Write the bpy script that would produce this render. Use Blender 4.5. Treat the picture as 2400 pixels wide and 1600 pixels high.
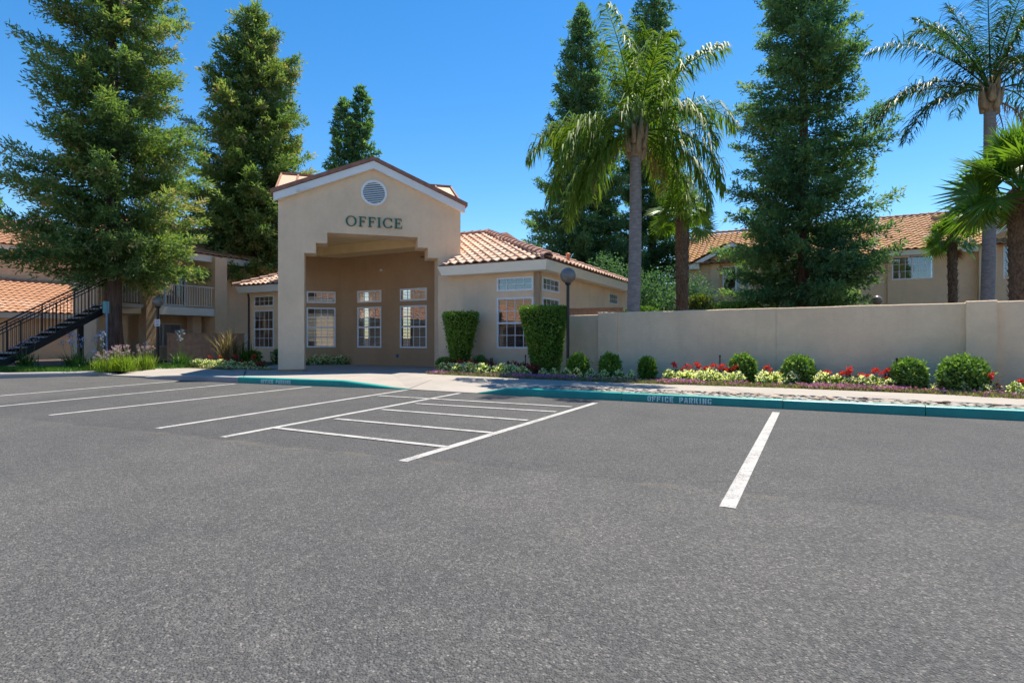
import bpy, math, random
import numpy as np
from mathutils import Vector, Matrix

# ------------------------------------------------------------------ reset
for o in list(bpy.data.objects): bpy.data.objects.remove(o, do_unlink=True)
S = bpy.context.scene
COL = S.collection

# ------------------------------------------------------------------ camera
cam = bpy.data.cameras.new('camera'); camo = bpy.data.objects.new('camera', cam); COL.objects.link(camo)
camo.location = (0, 0, 1.15); camo.rotation_euler = (math.radians(90), 0, 0)
cam.sensor_width = 36; cam.lens = 36*1320/2400; cam.shift_y = -8/2400
cam.clip_start = 0.05; cam.clip_end = 3000
S.camera = camo

# ------------------------------------------------------------------ sky, sun, exposure
SUN_EL = math.radians(65); SUN_DIR = Vector((0.64*math.cos(SUN_EL), 0.768*math.cos(SUN_EL), math.sin(SUN_EL)))
W = bpy.data.worlds.new('World'); S.world = W; W.use_nodes = True
nt = W.node_tree; nt.nodes.clear()
sky = nt.nodes.new('ShaderNodeTexSky'); sky.sky_type = 'NISHITA'; sky.sun_disc = False
sky.sun_elevation = SUN_EL; sky.sun_rotation = math.atan2(0.64, 0.768)
sky.air_density = 1.0; sky.dust_density = 0.1; sky.ozone_density = 1.5; sky.altitude = 400
hs = nt.nodes.new('ShaderNodeHueSaturation'); hs.inputs['Saturation'].default_value = 1.38; hs.inputs['Hue'].default_value = 0.499
bg = nt.nodes.new('ShaderNodeBackground'); bg.inputs['Strength'].default_value = 0.085
wo = nt.nodes.new('ShaderNodeOutputWorld')
nt.links.new(sky.outputs[0], hs.inputs['Color']); nt.links.new(hs.outputs[0], bg.inputs[0]); nt.links.new(bg.outputs[0], wo.inputs[0])
sl = bpy.data.lights.new('sun', 'SUN'); sl.energy = 3.55; sl.angle = math.radians(0.53); sl.color = (1.0, 0.91, 0.77)
so = bpy.data.objects.new('sun', sl); COL.objects.link(so); so.location = (10, 14, 40)
so.rotation_euler = SUN_DIR.to_track_quat('Z', 'Y').to_euler()
S.view_settings.view_transform = 'Standard'; S.view_settings.look = 'None'
S.view_settings.exposure = 1.2; S.view_settings.gamma = 1.0; S.view_settings.use_curve_mapping = False

# ------------------------------------------------------------------ helpers
R = random.Random(7)
def tag(o, label=None, cat=None, group=None, kind=None):
    if label: o['label'] = label
    if cat: o['category'] = cat
    if group: o['group'] = group
    if kind: o['kind'] = kind
    return o
def empty(name, loc=(0, 0, 0), parent=None):
    o = bpy.data.objects.new(name, None); COL.objects.link(o); o.location = loc; o.empty_display_size = 0.2
    if parent: o.parent = parent
    return o
def link(name, mesh, parent=None):
    o = bpy.data.objects.new(name, mesh); COL.objects.link(o)
    if parent is not None:
        o.parent = parent
    return o
def wparent(o, p):            # parent while the mesh keeps world coordinates
    bpy_m = Matrix.Translation(-p.matrix_world_loc) if False else None
    return o
class Frame:
    """local axes: a along the wall, b into the building, z up"""
    def __init__(s, x, y, deg, z=0):
        s.o = Vector((x, y, z)); r = math.radians(deg); s.deg = deg
        s.ax = Vector((math.cos(r), math.sin(r), 0)); s.bx = Vector((-math.sin(r), math.cos(r), 0))
    def p(s, a, b, z): return s.o + s.ax*a + s.bx*b + Vector((0, 0, z))
    def loc(s, v):
        d = Vector((v[0], v[1], 0)) - Vector((s.o.x, s.o.y, 0)); return d.dot(s.ax), d.dot(s.bx)
class MB:
    def __init__(s): s.v = []; s.f = []; s.mi = []
    def add(s, vs, fs, m=0):
        n = len(s.v); s.v += [tuple(v) for v in vs]; s.f += [tuple(i+n for i in f) for f in fs]; s.mi += [m]*len(fs); return s
    def quad(s, a, b, c, d, m=0): return s.add([a, b, c, d], [(0, 1, 2, 3)], m)
    def poly(s, pts, m=0): return s.add(pts, [tuple(range(len(pts)))], m)
    def hexa(s, p, m=0):        # 8 corners: bottom 4 then top 4
        return s.add(p, [(3, 2, 1, 0), (4, 5, 6, 7), (0, 1, 5, 4), (1, 2, 6, 5), (2, 3, 7, 6), (3, 0, 4, 7)], m)
    def fbox(s, F, a0, a1, b0, b1, z0, z1, m=0):
        P = F.p
        return s.hexa([P(a0, b0, z0), P(a1, b0, z0), P(a1, b1, z0), P(a0, b1, z0), P(a0, b0, z1), P(a1, b0, z1), P(a1, b1, z1), P(a0, b1, z1)], m)
    def box(s, x0, x1, y0, y1, z0, z1, m=0): return s.fbox(Frame(0, 0, 0), x0, x1, y0, y1, z0, z1, m)
    def bar(s, p, q, w, h, up=Vector((0, 0, 1)), m=0):
        p = Vector(p); q = Vector(q); d = (q-p).normalized()
        x = d.cross(up)
        if x.length < 1e-4: x = d.cross(Vector((1, 0, 0)))
        x.normalize(); y = x.cross(d)
        x = x*w/2; y = y*h/2
        return s.hexa([p-x-y, p+x-y, p+x+y, p-x+y, q-x-y, q+x-y, q+x+y, q-x+y], m)
    def prism(s, pts, z0, z1, m=0):     # pts 2D ccw
        n = len(pts); z0s = z0 if isinstance(z0, (list, tuple)) else [z0]*n; z1s = z1 if isinstance(z1, (list, tuple)) else [z1]*n
        vs = [(p[0], p[1], z0s[i]) for i, p in enumerate(pts)]+[(p[0], p[1], z1s[i]) for i, p in enumerate(pts)]
        fs = [tuple(range(n-1, -1, -1)), tuple(range(n, 2*n))]+[(i, (i+1) % n, n+(i+1) % n, n+i) for i in range(n)]
        return s.add(vs, fs, m)
    def fextr(s, F, pts, b0, b1, m=0):   # polygon in (a,z), extruded along b
        n = len(pts); vs = [F.p(a, b0, z) for a, z in pts]+[F.p(a, b1, z) for a, z in pts]
        fs = [tuple(range(n)), tuple(range(2*n-1, n-1, -1))]+[((i+1) % n, i, n+i, n+(i+1) % n) for i in range(n)]
        return s.add(vs, fs, m)
    def tube(s, pts, rad, n=8, cap=True, m=0):
        pts = [Vector(p) for p in pts]; k = len(pts)
        if not isinstance(rad, (list, tuple)): rad = [rad]*k
        vs = []; x = None
        for i, p in enumerate(pts):
            d = (pts[min(i+1, k-1)]-pts[max(i-1, 0)]).normalized()
            if x is None: x = d.orthogonal().normalized()
            else: x = (x-d*x.dot(d)).normalized()
            y = d.cross(x)
            for j in range(n):
                t = 2*math.pi*j/n; vs.append(p+(x*math.cos(t)+y*math.sin(t))*rad[i])
        fs = [(i*n+j, i*n+(j+1) % n, (i+1)*n+(j+1) % n, (i+1)*n+j) for i in range(k-1) for j in range(n)]
        if cap: fs += [tuple(range(n-1, -1, -1)), tuple((k-1)*n+j for j in range(n))]
        return s.add(vs, fs, m)
    def lathe(s, c, prof, n=16, m=0):    # prof list of (r,z)
        k = len(prof); vs = []
        for r, z in prof:
            for j in range(n):
                t = 2*math.pi*j/n; vs.append((c[0]+r*math.cos(t), c[1]+r*math.sin(t), c[2]+z))
        fs = [(i*n+j, i*n+(j+1) % n, (i+1)*n+(j+1) % n, (i+1)*n+j) for i in range(k-1) for j in range(n)]
        fs += [tuple(range(n-1, -1, -1)), tuple((k-1)*n+j for j in range(n))]
        return s.add(vs, fs, m)
    def mesh(s, name, mats, smooth=False):
        me = bpy.data.meshes.new(name); me.from_pydata(s.v, [], s.f)
        if not isinstance(mats, (list, tuple)): mats = [mats]
        for x in mats: me.materials.append(x)
        if len(mats) > 1: me.polygons.foreach_set('material_index', s.mi)
        if smooth: me.polygons.foreach_set('use_smooth', [True]*len(me.polygons))
        me.update(); return me
    def build(s, name, mats, parent=None, smooth=False):
        off = Vector((0, 0, 0))
        if parent is not None:
            off = world_off(parent)
            if off.length > 1e-9: s.v = [(v[0]-off.x, v[1]-off.y, v[2]-off.z) for v in s.v]
        return link(name, s.mesh(name, mats, smooth), parent)
def world_off(o):
    v = Vector(o.location)
    while o.parent is not None:
        o = o.parent; v += Vector(o.location)
    return v
def np_mesh(name, V, Fq, mats, tint=None, smooth=False, mi=None):
    """V (n,3) float, Fq (m,k) int with constant k"""
    me = bpy.data.meshes.new(name); n = len(V); m, k = Fq.shape
    me.vertices.add(n); me.vertices.foreach_set('co', np.asarray(V, dtype=np.float32).ravel())
    me.loops.add(m*k); me.loops.foreach_set('vertex_index', Fq.astype(np.int32).ravel())
    me.polygons.add(m); me.polygons.foreach_set('loop_start', np.arange(0, m*k, k, dtype=np.int32))
    if not isinstance(mats, (list, tuple)): mats = [mats]
    for x in mats: me.materials.append(x)
    if mi is not None: me.polygons.foreach_set('material_index', np.asarray(mi, dtype=np.int32))
    if smooth: me.polygons.foreach_set('use_smooth', np.ones(m, dtype=bool))
    me.update(calc_edges=True); me.validate()
    if tint is not None and len(me.polygons) == m:
        at = me.attributes.new('tint', 'FLOAT', 'FACE'); at.data.foreach_set('value', np.asarray(tint, dtype=np.float32))
    return me

# ------------------------------------------------------------------ materials
def newmat(name):
    m = bpy.data.materials.new(name); m.use_nodes = True; t = m.node_tree
    return m, t, t.nodes['Principled BSDF']
def nd(t, kind, **kw):
    n = t.nodes.new(kind)
    for k, v in kw.items():
        if k in n.inputs: n.inputs[k].default_value = v
        else: setattr(n, k, v)
    return n
def wpos(t): return nd(t, 'ShaderNodeNewGeometry').outputs['Position']
def noise(t, vec, scale, detail=4, rough=0.55):
    n = nd(t, 'ShaderNodeTexNoise', Scale=scale, Detail=detail, Roughness=rough); t.links.new(vec, n.inputs['Vector']); return n.outputs['Fac']
def ramp(t, fac, stops):
    r = nd(t, 'ShaderNodeValToRGB'); e = r.color_ramp.elements
    while len(e) < len(stops): e.new(0.5)
    for i, (p, c) in enumerate(stops):
        e[i].position = p; e[i].color = (*c, 1) if len(c) == 3 else c
    t.links.new(fac, r.inputs[0]); return r.outputs[0]
def mixc(t, fac, a, b, mode='MIX'):
    n = nd(t, 'ShaderNodeMix', data_type='RGBA', blend_type=mode)
    for i, v in ((0, fac), (6, a), (7, b)):
        if hasattr(v, 'is_linked'): t.links.new(v, n.inputs[i])
        else: n.inputs[i].default_value = v if i == 0 else (*v, 1)
    return n.outputs[2]
def math_(t, op, a, b=None):
    n = nd(t, 'ShaderNodeMath', operation=op)
    for i, v in ((0, a), (1, b)):
        if v is None: continue
        if hasattr(v, 'is_linked'): t.links.new(v, n.inputs[i])
        else: n.inputs[i].default_value = v
    return n.outputs[0]
def bump(t, b, h, dist=0.01, strength=1.0):
    n = nd(t, 'ShaderNodeBump', Strength=strength, Distance=dist); t.links.new(h, n.inputs['Height']); t.links.new(n.outputs[0], b.inputs['Normal'])
def plain(name, c, rough=0.6, metal=0.0, spec=0.5, var=0.0, vs=3.0):
    m, t, b = newmat(name); b.inputs['Roughness'].default_value = rough; b.inputs['Metallic'].default_value = metal
    b.inputs['Specular IOR Level'].default_value = spec
    if var:
        f = noise(t, wpos(t), vs); c2 = tuple(min(1, x*(1+var)) for x in c); c1 = tuple(x*(1-var) for x in c)
        t.links.new(ramp(t, f, [(0.3, c1), (0.7, c2)]), b.inputs['Base Color'])
    else: b.inputs['Base Color'].default_value = (*c, 1)
    return m
def stucco(name, c, rough_b=1.0, stain=0.10):
    m, t, b = newmat(name); p = wpos(t)
    f = noise(t, p, 0.9, 6, 0.65); f2 = noise(t, p, 7, 4)
    c1 = tuple(x*(1-stain) for x in c); c2 = tuple(min(1, x*(1+stain*0.7)) for x in c)
    base = ramp(t, f, [(0.32, c1), (0.68, c2)])
    base = mixc(t, math_(t, 'MULTIPLY', ramp(t, f2, [(0.45, (0, 0, 0)), (0.75, (1, 1, 1))]), 0.22), base, tuple(x*0.82 for x in c))
    # faint vertical rain streaks under copings
    mp = nd(t, 'ShaderNodeMapping'); mp.inputs['Scale'].default_value = (5, 5, 0.35); t.links.new(p, mp.inputs['Vector'])
    st = noise(t, mp.outputs[0], 1.0, 5, 0.6)
    base = mixc(t, math_(t, 'MULTIPLY', ramp(t, st, [(0.52, (0, 0, 0)), (0.72, (1, 1, 1))]), 0.16), base, tuple(x*0.7 for x in c))
    t.links.new(base, b.inputs['Base Color']); b.inputs['Roughness'].default_value = 0.92; b.inputs['Specular IOR Level'].default_value = 0.2
    h = math_(t, 'ADD', noise(t, p, 85, 3, 0.6), math_(t, 'MULTIPLY', noise(t, p, 22, 3), 0.8))
    bump(t, b, h, 0.012*rough_b, 0.8); return m
M = {}
M['stucco'] = stucco('stucco', (0.88, 0.645, 0.43))
M['stucco_wall'] = stucco('stucco_wall', (0.92, 0.70, 0.46), 1.3, 0.12)
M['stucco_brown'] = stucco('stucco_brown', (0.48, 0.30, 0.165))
M['stucco_far'] = stucco('stucco_far', (0.80, 0.575, 0.36))
M['stucco_rough'] = stucco('stucco_rough', (0.46, 0.32, 0.19), 4.0, 0.15)
M['soffit'] = plain('soffit', (0.88, 0.66, 0.36), 0.8, var=0.05)
M['trim'] = plain('white_trim', (0.84, 0.83, 0.80), 0.55, var=0.05, vs=1.5)
M['cream'] = plain('cream_trim', (0.78, 0.73, 0.62), 0.6, var=0.06, vs=1.5)
M['eave'] = plain('cream_eave', (0.93, 0.86, 0.72), 0.5, var=0.03)
M['vinyl'] = plain('white_vinyl', (0.78, 0.80, 0.82), 0.35)
M['black'] = plain('black_metal', (0.012, 0.013, 0.016), 0.4, var=0.3, vs=30)
M['dark'] = plain('dark_interior', (0.02, 0.022, 0.026), 0.9)
M['blind'] = plain('blind', (0.42, 0.42, 0.41), 0.6)
M['curtain'] = plain('pale_blind', (0.75, 0.77, 0.8), 0.6)
M['green_sign'] = plain('green_letter_paint', (0.006, 0.115, 0.065), 0.35)
M['letter_paint'] = plain('pale_stencil_paint', (0.74, 0.86, 0.88), 0.6, var=0.12, vs=25)
M['brown_wood'] = plain('brown_stained_wood', (0.27, 0.165, 0.105), 0.75, var=0.22, vs=6)
M['patio_wood'] = plain('tan_stained_wood', (0.42, 0.27, 0.175), 0.75, var=0.18, vs=6)
M['tread'] = plain('stair_tread_concrete', (0.42, 0.39, 0.35), 0.85, var=0.15, vs=8)
M['white_box'] = plain('white_enamel', (0.75, 0.75, 0.76), 0.4)
M['copper'] = plain('orange_pipe', (0.45, 0.16, 0.06), 0.6)
M['teal_sign'] = plain('teal_sign_back', (0.16, 0.40, 0.40), 0.5, var=0.1)
M['sign_white'] = plain('sign_white', (0.72, 0.73, 0.76), 0.4)
M['sign_red'] = plain('sign_red', (0.55, 0.05, 0.05), 0.4)
M['sign_dark'] = plain('sign_ink', (0.03, 0.06, 0.08), 0.4)
M['blue_cap'] = plain('blue_plastic', (0.03, 0.12, 0.32), 0.5)
M['metalroof'] = plain('tan_roof_panel', (0.60, 0.40, 0.26), 0.6, var=0.08)
M['rake'] = plain('brown_rake_tile', (0.32, 0.15, 0.10), 0.8, var=0.25, vs=5)
M['soil'] = plain('bark_soil', (0.075, 0.05, 0.033), 0.95, var=0.5, vs=14)
M['grit'] = plain('pale_grit', (0.20, 0.17, 0.135), 0.95, var=0.35, vs=40)
M['gutter'] = plain('brown_downpipe', (0.05, 0.032, 0.03), 0.5)

def asphalt():
    m, t, b = newmat('asphalt'); p = wpos(t)
    v = nd(t, 'ShaderNodeTexVoronoi', Scale=120.0); t.links.new(p, v.inputs['Vector'])
    v2 = nd(t, 'ShaderNodeTexVoronoi', Scale=62.0); t.links.new(p, v2.inputs['Vector'])
    sep = nd(t, 'ShaderNodeSeparateColor'); t.links.new(v.outputs['Color'], sep.inputs[0])
    sep2 = nd(t, 'ShaderNodeSeparateColor'); t.links.new(v2.outputs['Color'], sep2.inputs[0])
    c = ramp(t, sep.outputs[0], [(0.0, (0.052, 0.052, 0.052)), (0.55, (0.090, 0.089, 0.087)), (0.9, (0.136, 0.133, 0.127)), (1.0, (0.34, 0.32, 0.29))])
    c2 = ramp(t, sep2.outputs[1], [(0.0, (0.060, 0.060, 0.060)), (0.6, (0.099, 0.098, 0.096)), (1.0, (0.185, 0.180, 0.170))])
    c = mixc(t, 0.5, c, c2)
    big = noise(t, p, 0.22, 5, 0.6); mid = noise(t, p, 1.7, 5, 0.65)
    c = mixc(t, 1.0, c, ramp(t, big, [(0.30, (0.78, 0.80, 0.84)), (0.70, (1.16, 1.14, 1.10))]), 'MULTIPLY')
    c = mixc(t, 1.0, c, ramp(t, mid, [(0.28, (0.86, 0.87, 0.88)), (0.72, (1.10, 1.09, 1.07))]), 'MULTIPLY')
    # newer darker paving patch between the hatched bay and the far right stall, with a sandy ragged seam
    sx = nd(t, 'ShaderNodeSeparateXYZ'); t.links.new(p, sx.inputs[0])
    wob = math_(t, 'MULTIPLY', math_(t, 'SUBTRACT', noise(t, p, 1.1, 6, 0.7), 0.5), 0.55)
    yy = math_(t, 'ADD', math_(t, 'ADD', sx.outputs['Y'], math_(t, 'MULTIPLY', sx.outputs['X'], 0.44)), wob)   # distance across the seam
    inpatch = math_(t, 'GREATER_THAN', yy, 4.95)
    xr = math_(t, 'GREATER_THAN', math_(t, 'ADD', sx.outputs['X'], wob), -9.0)
    pm = math_(t, 'MULTIPLY', inpatch, xr)
    c = mixc(t, math_(t, 'MULTIPLY', pm, 0.85), c, mixc(t, 1.0, c, (0.80, 0.81, 0.84), 'MULTIPLY'))
    seam = math_(t, 'SUBTRACT', 1.0, math_(t, 'MULTIPLY', math_(t, 'ABSOLUTE', math_(t, 'SUBTRACT', yy, 4.95)), 9.0))
    seam = nd(t, 'ShaderNodeClamp'); 
    sm = math_(t, 'SUBTRACT', 1.0, math_(t, 'MULTIPLY', math_(t, 'ABSOLUTE', math_(t, 'SUBTRACT', yy, 4.9)), 7.0)); t.links.new(sm, seam.inputs[0])
    br = ramp(t, noise(t, p, 2.3, 5, 0.7), [(0.5, (0, 0, 0)), (0.62, (1, 1, 1))])
    c = mixc(t, math_(t, 'MULTIPLY', math_(t, 'MULTIPLY', seam.outputs[0], br), 0.45), c, (0.17, 0.14, 0.10))
    # hairline cracks
    vc = nd(t, 'ShaderNodeTexVoronoi', Scale=0.33, feature='DISTANCE_TO_EDGE')
    wv = nd(t, 'ShaderNodeVectorMath', operation='ADD'); ns = nd(t, 'ShaderNodeTexNoise', Scale=1.3, Detail=6.0); t.links.new(p, ns.inputs['Vector'])
    t.links.new(p, wv.inputs[0]); t.links.new(ns.outputs['Color'], wv.inputs[1]); t.links.new(wv.outputs[0], vc.inputs['Vector'])
    cr = math_(t, 'LESS_THAN', vc.outputs['Distance'], 0.0035)
    crm = math_(t, 'MULTIPLY', cr, ramp(t, noise(t, p, 0.35, 2), [(0.5, (0, 0, 0)), (0.6, (1, 1, 1))]))
    c = mixc(t, math_(t, 'MULTIPLY', crm, 0.35), c, (0.03, 0.03, 0.03))
    # oil drips
    oi = ramp(t, noise(t, p, 0.9, 3, 0.5), [(0.66, (0, 0, 0)), (0.74, (1, 1, 1))])
    c = mixc(t, math_(t, 'MULTIPLY', oi, 0.22), c, (0.03, 0.03, 0.032))
    t.links.new(c, b.inputs['Base Color']); b.inputs['Roughness'].default_value = 0.82; b.inputs['Specular IOR Level'].default_value = 0.45
    d = nd(t, 'ShaderNodeTexVoronoi', Scale=105.0); t.links.new(p, d.inputs['Vector'])
    h = math_(t, 'ADD', math_(t, 'MULTIPLY', d.outputs['Distance'], -1.0), math_(t, 'MULTIPLY', noise(t, p, 40, 4, 0.7), 0.9))
    bump(t, b, h, 0.011, 0.9); return m
M['asphalt'] = asphalt()
def line_paint():
    m, t, b = newmat('white_line_paint'); p = wpos(t)
    w = noise(t, p, 55, 4, 0.75); w2 = noise(t, p, 4, 5, 0.7)
    f = ramp(t, math_(t, 'ADD', math_(t, 'MULTIPLY', w, 0.65), math_(t, 'MULTIPLY', w2, 0.35)), [(0.40, (0, 0, 0)), (0.47, (1, 1, 1))])
    col = ramp(t, w2, [(0.3, (0.37, 0.36, 0.345)), (0.7, (0.47, 0.46, 0.44))])
    t.links.new(mixc(t, f, (0.13, 0.13, 0.13), col), b.inputs['Base Color']); b.inputs['Roughness'].default_value = 0.75
    d = nd(t, 'ShaderNodeTexVoronoi', Scale=105.0); t.links.new(p, d.inputs['Vector'])
    bump(t, b, math_(t, 'MULTIPLY', d.outputs['Distance'], -1.0), 0.006, 0.7); return m
M['line'] = line_paint()
def concrete(name, c, kerb=False):
    m, t, b = newmat(name); p = wpos(t)
    f = noise(t, p, 1.1, 6, 0.65); f2 = noise(t, p, 30, 4, 0.6)
    base = ramp(t, f, [(0.3, tuple(x*0.86 for x in c)), (0.7, tuple(x*1.07 for x in c))])
    base = mixc(t, math_(t, 'MULTIPLY', f2, 0.25), base, tuple(x*0.75 for x in c))
    st = ramp(t, noise(t, p, 2.7, 6, 0.75), [(0.60, (0, 0, 0)), (0.78, (1, 1, 1))])
    base = mixc(t, math_(t, 'MULTIPLY', st, 0.28), base, tuple(x*0.6 for x in c))
    t.links.new(base, b.inputs['Base Color']); b.inputs['Roughness'].default_value = 0.85; b.inputs['Specular IOR Level'].default_value = 0.3
    bump(t, b, f2, 0.004, 0.6); return m
M['concrete'] = concrete('concrete', (0.385, 0.35, 0.31))
M['kerb_plain'] = concrete('plain_kerb_concrete', (0.36, 0.35, 0.34))
def kerb_paint():
    m, t, b = newmat('teal_kerb_paint'); p = wpos(t)
    f = noise(t, p, 3, 5, 0.7); w = noise(t, p, 26, 5, 0.8); w2 = noise(t, p, 1.2, 2)
    base = ramp(t, f, [(0.3, (0.006, 0.27, 0.225)), (0.7, (0.012, 0.34, 0.285))])
    wear = ramp(t, math_(t, 'ADD', math_(t, 'MULTIPLY', w, 0.7), math_(t, 'MULTIPLY', w2, 0.3)), [(0.64, (0, 0, 0)), (0.68, (1, 1, 1))])
    t.links.new(mixc(t, math_(t, 'MULTIPLY', wear, 0.7), base, (0.25, 0.30, 0.28)), b.inputs['Base Color'])
    b.inputs['Roughness'].default_value = 0.45; bump(t, b, noise(t, p, 60, 4), 0.004, 0.5); return m
M['kerb'] = kerb_paint()
def tile_mat(name, c0, c1, c2, lichen=0.0):
    m, t, b = newmat(name); p = wpos(t)
    oi = nd(t, 'ShaderNodeObjectInfo'); wn = nd(t, 'ShaderNodeTexWhiteNoise'); 
    mp = nd(t, 'ShaderNodeVectorMath', operation='SNAP'); mp.inputs[1].default_value = (0.33, 0.33, 0.14); t.links.new(p, mp.inputs[0]); t.links.new(mp.outputs[0], wn.inputs['Vector'])
    r = math_(t, 'ADD', math_(t, 'MULTIPLY', oi.outputs['Random'], 0.6), math_(t, 'MULTIPLY', noise(t, p, 1.6, 4, 0.65), 0.5))
    base = ramp(t, r, [(0.15, c0), (0.5, c1), (0.9, c2)])
    base = mixc(t, math_(t, 'MULTIPLY', noise(t, p, 18, 5, 0.7), 0.35), base, tuple(x*0.62 for x in c1))
    if lichen:
        lf = ramp(t, noise(t, p, 1.1, 6, 0.75), [(0.44, (0, 0, 0)), (0.60, (1, 1, 1))])
        base = mixc(t, math_(t, 'MULTIPLY', lf, lichen), base, (0.42, 0.24, 0.055))
    t.links.new(base, b.inputs['Base Color']); b.inputs['Roughness'].default_value = 0.85; b.inputs['Specular IOR Level'].default_value = 0.25
    bump(t, b, noise(t, p, 50, 4), 0.006, 0.6); return m
M['tile'] = tile_mat('clay_tile', (0.52, 0.33, 0.24), (0.64, 0.44, 0.33), (0.72, 0.55, 0.44))
M['ridge'] = tile_mat('ridge_tile', (0.30, 0.17, 0.14), (0.42, 0.25, 0.20), (0.50, 0.31, 0.25))
M['tile_far'] = tile_mat('far_tile', (0.38, 0.20, 0.11), (0.50, 0.29, 0.17), (0.56, 0.36, 0.24), 0.55)
M['tile_left'] = tile_mat('left_tile', (0.46, 0.24, 0.14), (0.58, 0.33, 0.20), (0.62, 0.40, 0.28))
def glass():
    m, t, b = newmat('window_glass'); t.nodes.remove(b); out = [n for n in t.nodes if n.type == 'OUTPUT_MATERIAL'][0]
    fr = nd(t, 'ShaderNodeFresnel', IOR=1.75); tr = nd(t, 'ShaderNodeBsdfTransparent'); tr.inputs[0].default_value = (0.62, 0.66, 0.68, 1)
    gl = nd(t, 'ShaderNodeBsdfGlossy', Roughness=0.01); gl.inputs['Color'].default_value = (0.95, 0.97, 1, 1)
    ms = nd(t, 'ShaderNodeMixShader'); f = math_(t, 'ADD', math_(t, 'MULTIPLY', fr.outputs[0], 1.0), 0.10)
    wv = nd(t, 'ShaderNodeBump', Strength=0.06, Distance=0.02); t.links.new(noise(t, wpos(t), 1.6, 2), wv.inputs['Height']); t.links.new(wv.outputs[0], gl.inputs['Normal'])
    t.links.new(f, ms.inputs[0]); t.links.new(tr.outputs[0], ms.inputs[1]); t.links.new(gl.outputs[0], ms.inputs[2]); t.links.new(ms.outputs[0], out.inputs[0]); return m
M['glass'] = glass()
def globe_mat():
    m, t, b = newmat('smoked_globe'); b.inputs['Base Color'].default_value = (0.20, 0.175, 0.155, 1); b.inputs['Roughness'].default_value = 0.30
    b.inputs['Specular IOR Level'].default_value = 0.6; b.inputs['Coat Weight'].default_value = 0.15; return m
M['globe'] = globe_mat()
def leaf_mat(name, cols, trans=0.25, rough=0.55, spec=0.35):
    m, t, b = newmat(name); out = [n for n in t.nodes if n.type == 'OUTPUT_MATERIAL'][0]
    at = nd(t, 'ShaderNodeAttribute', attribute_name='tint', attribute_type='GEOMETRY')
    n = len(cols); c = ramp(t, at.outputs['Fac'], [(i/(n-1), cols[i]) for i in range(n)])
    t.links.new(c, b.inputs['Base Color']); b.inputs['Roughness'].default_value = rough; b.inputs['Specular IOR Level'].default_value = spec
    tl = nd(t, 'ShaderNodeBsdfTranslucent'); t.links.new(mixc(t, 1.0, c, (1.5, 1.6, 0.6), 'MULTIPLY'), tl.inputs[0])
    ms = nd(t, 'ShaderNodeMixShader'); ms.inputs[0].default_value = trans
    t.links.new(b.outputs[0], ms.inputs[1]); t.links.new(tl.outputs[0], ms.inputs[2]); t.links.new(ms.outputs[0], out.inputs[0]); return m
M['redwood'] = leaf_mat('redwood_needles', [(0.064, 0.11, 0.048), (0.118, 0.2, 0.072), (0.182, 0.279, 0.097), (0.279, 0.33, 0.133), (0.429, 0.349, 0.206)], 0.36, 0.6, 0.2)
M['redwood_blue'] = leaf_mat('bluish_needles', [(0.057, 0.134, 0.083), (0.101, 0.207, 0.106), (0.171, 0.305, 0.13), (0.27, 0.365, 0.13)], 0.36, 0.6, 0.2)
M['broad'] = leaf_mat('broad_leaf', [(0.06, 0.10, 0.015), (0.13, 0.18, 0.03), (0.24, 0.26, 0.05)], 0.35)
M['hedge'] = leaf_mat('hedge_leaf', [(0.055, 0.131, 0.015), (0.108, 0.227, 0.025), (0.177, 0.322, 0.04), (0.293, 0.418, 0.079)], 0.22, 0.4, 0.5)
M['shrub'] = leaf_mat('shrub_leaf', [(0.057, 0.138, 0.023), (0.115, 0.23, 0.046), (0.196, 0.333, 0.069), (0.299, 0.414, 0.149)], 0.28, 0.35, 0.5)
M['palm'] = leaf_mat('queen_palm_leaflet', [(0.04, 0.098, 0.011), (0.081, 0.161, 0.021), (0.132, 0.218, 0.034), (0.218, 0.265, 0.057)], 0.34, 0.55, 0.2)
M['palm_dark'] = leaf_mat('dark_palm_leaflet', [(0.026, 0.078, 0.029), (0.046, 0.111, 0.036), (0.072, 0.15, 0.046)], 0.28, 0.5, 0.22)
M['palm_dead'] = leaf_mat('dry_palm_leaflet', [(0.20, 0.11, 0.05), (0.34, 0.20, 0.10), (0.42, 0.28, 0.15)], 0.2, 0.7)
M['fan'] = leaf_mat('fan_palm_blade', [(0.054, 0.132, 0.014), (0.102, 0.204, 0.024), (0.18, 0.288, 0.042)], 0.32, 0.35, 0.5)
M['grass'] = leaf_mat('lime_strap_leaf', [(0.13, 0.22, 0.015), (0.22, 0.33, 0.03), (0.34, 0.42, 0.06)], 0.35)
M['agap'] = leaf_mat('agapanthus_leaf', [(0.03, 0.09, 0.012), (0.06, 0.15, 0.02), (0.10, 0.22, 0.03)], 0.25, 0.4)
M['flax'] = leaf_mat('flax_blade', [(0.06, 0.075, 0.03), (0.16, 0.12, 0.06), (0.30, 0.21, 0.11), (0.42, 0.33, 0.18)], 0.15)
M['lilac'] = leaf_mat('lilac_petal', [(0.38, 0.20, 0.42), (0.58, 0.36, 0.58), (0.72, 0.55, 0.68)], 0.3)
M['bluefl'] = leaf_mat('blue_petal', [(0.12, 0.16, 0.50), (0.22, 0.30, 0.66), (0.42, 0.50, 0.78)], 0.3)
M['whitefl'] = leaf_mat('white_petal', [(0.74, 0.74, 0.52), (0.80, 0.80, 0.66), (0.82, 0.82, 0.76)], 0.5)
M['redfl'] = leaf_mat('red_petal', [(0.42, 0.02, 0.03), (0.60, 0.05, 0.06), (0.68, 0.13, 0.06)], 0.25)
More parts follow.
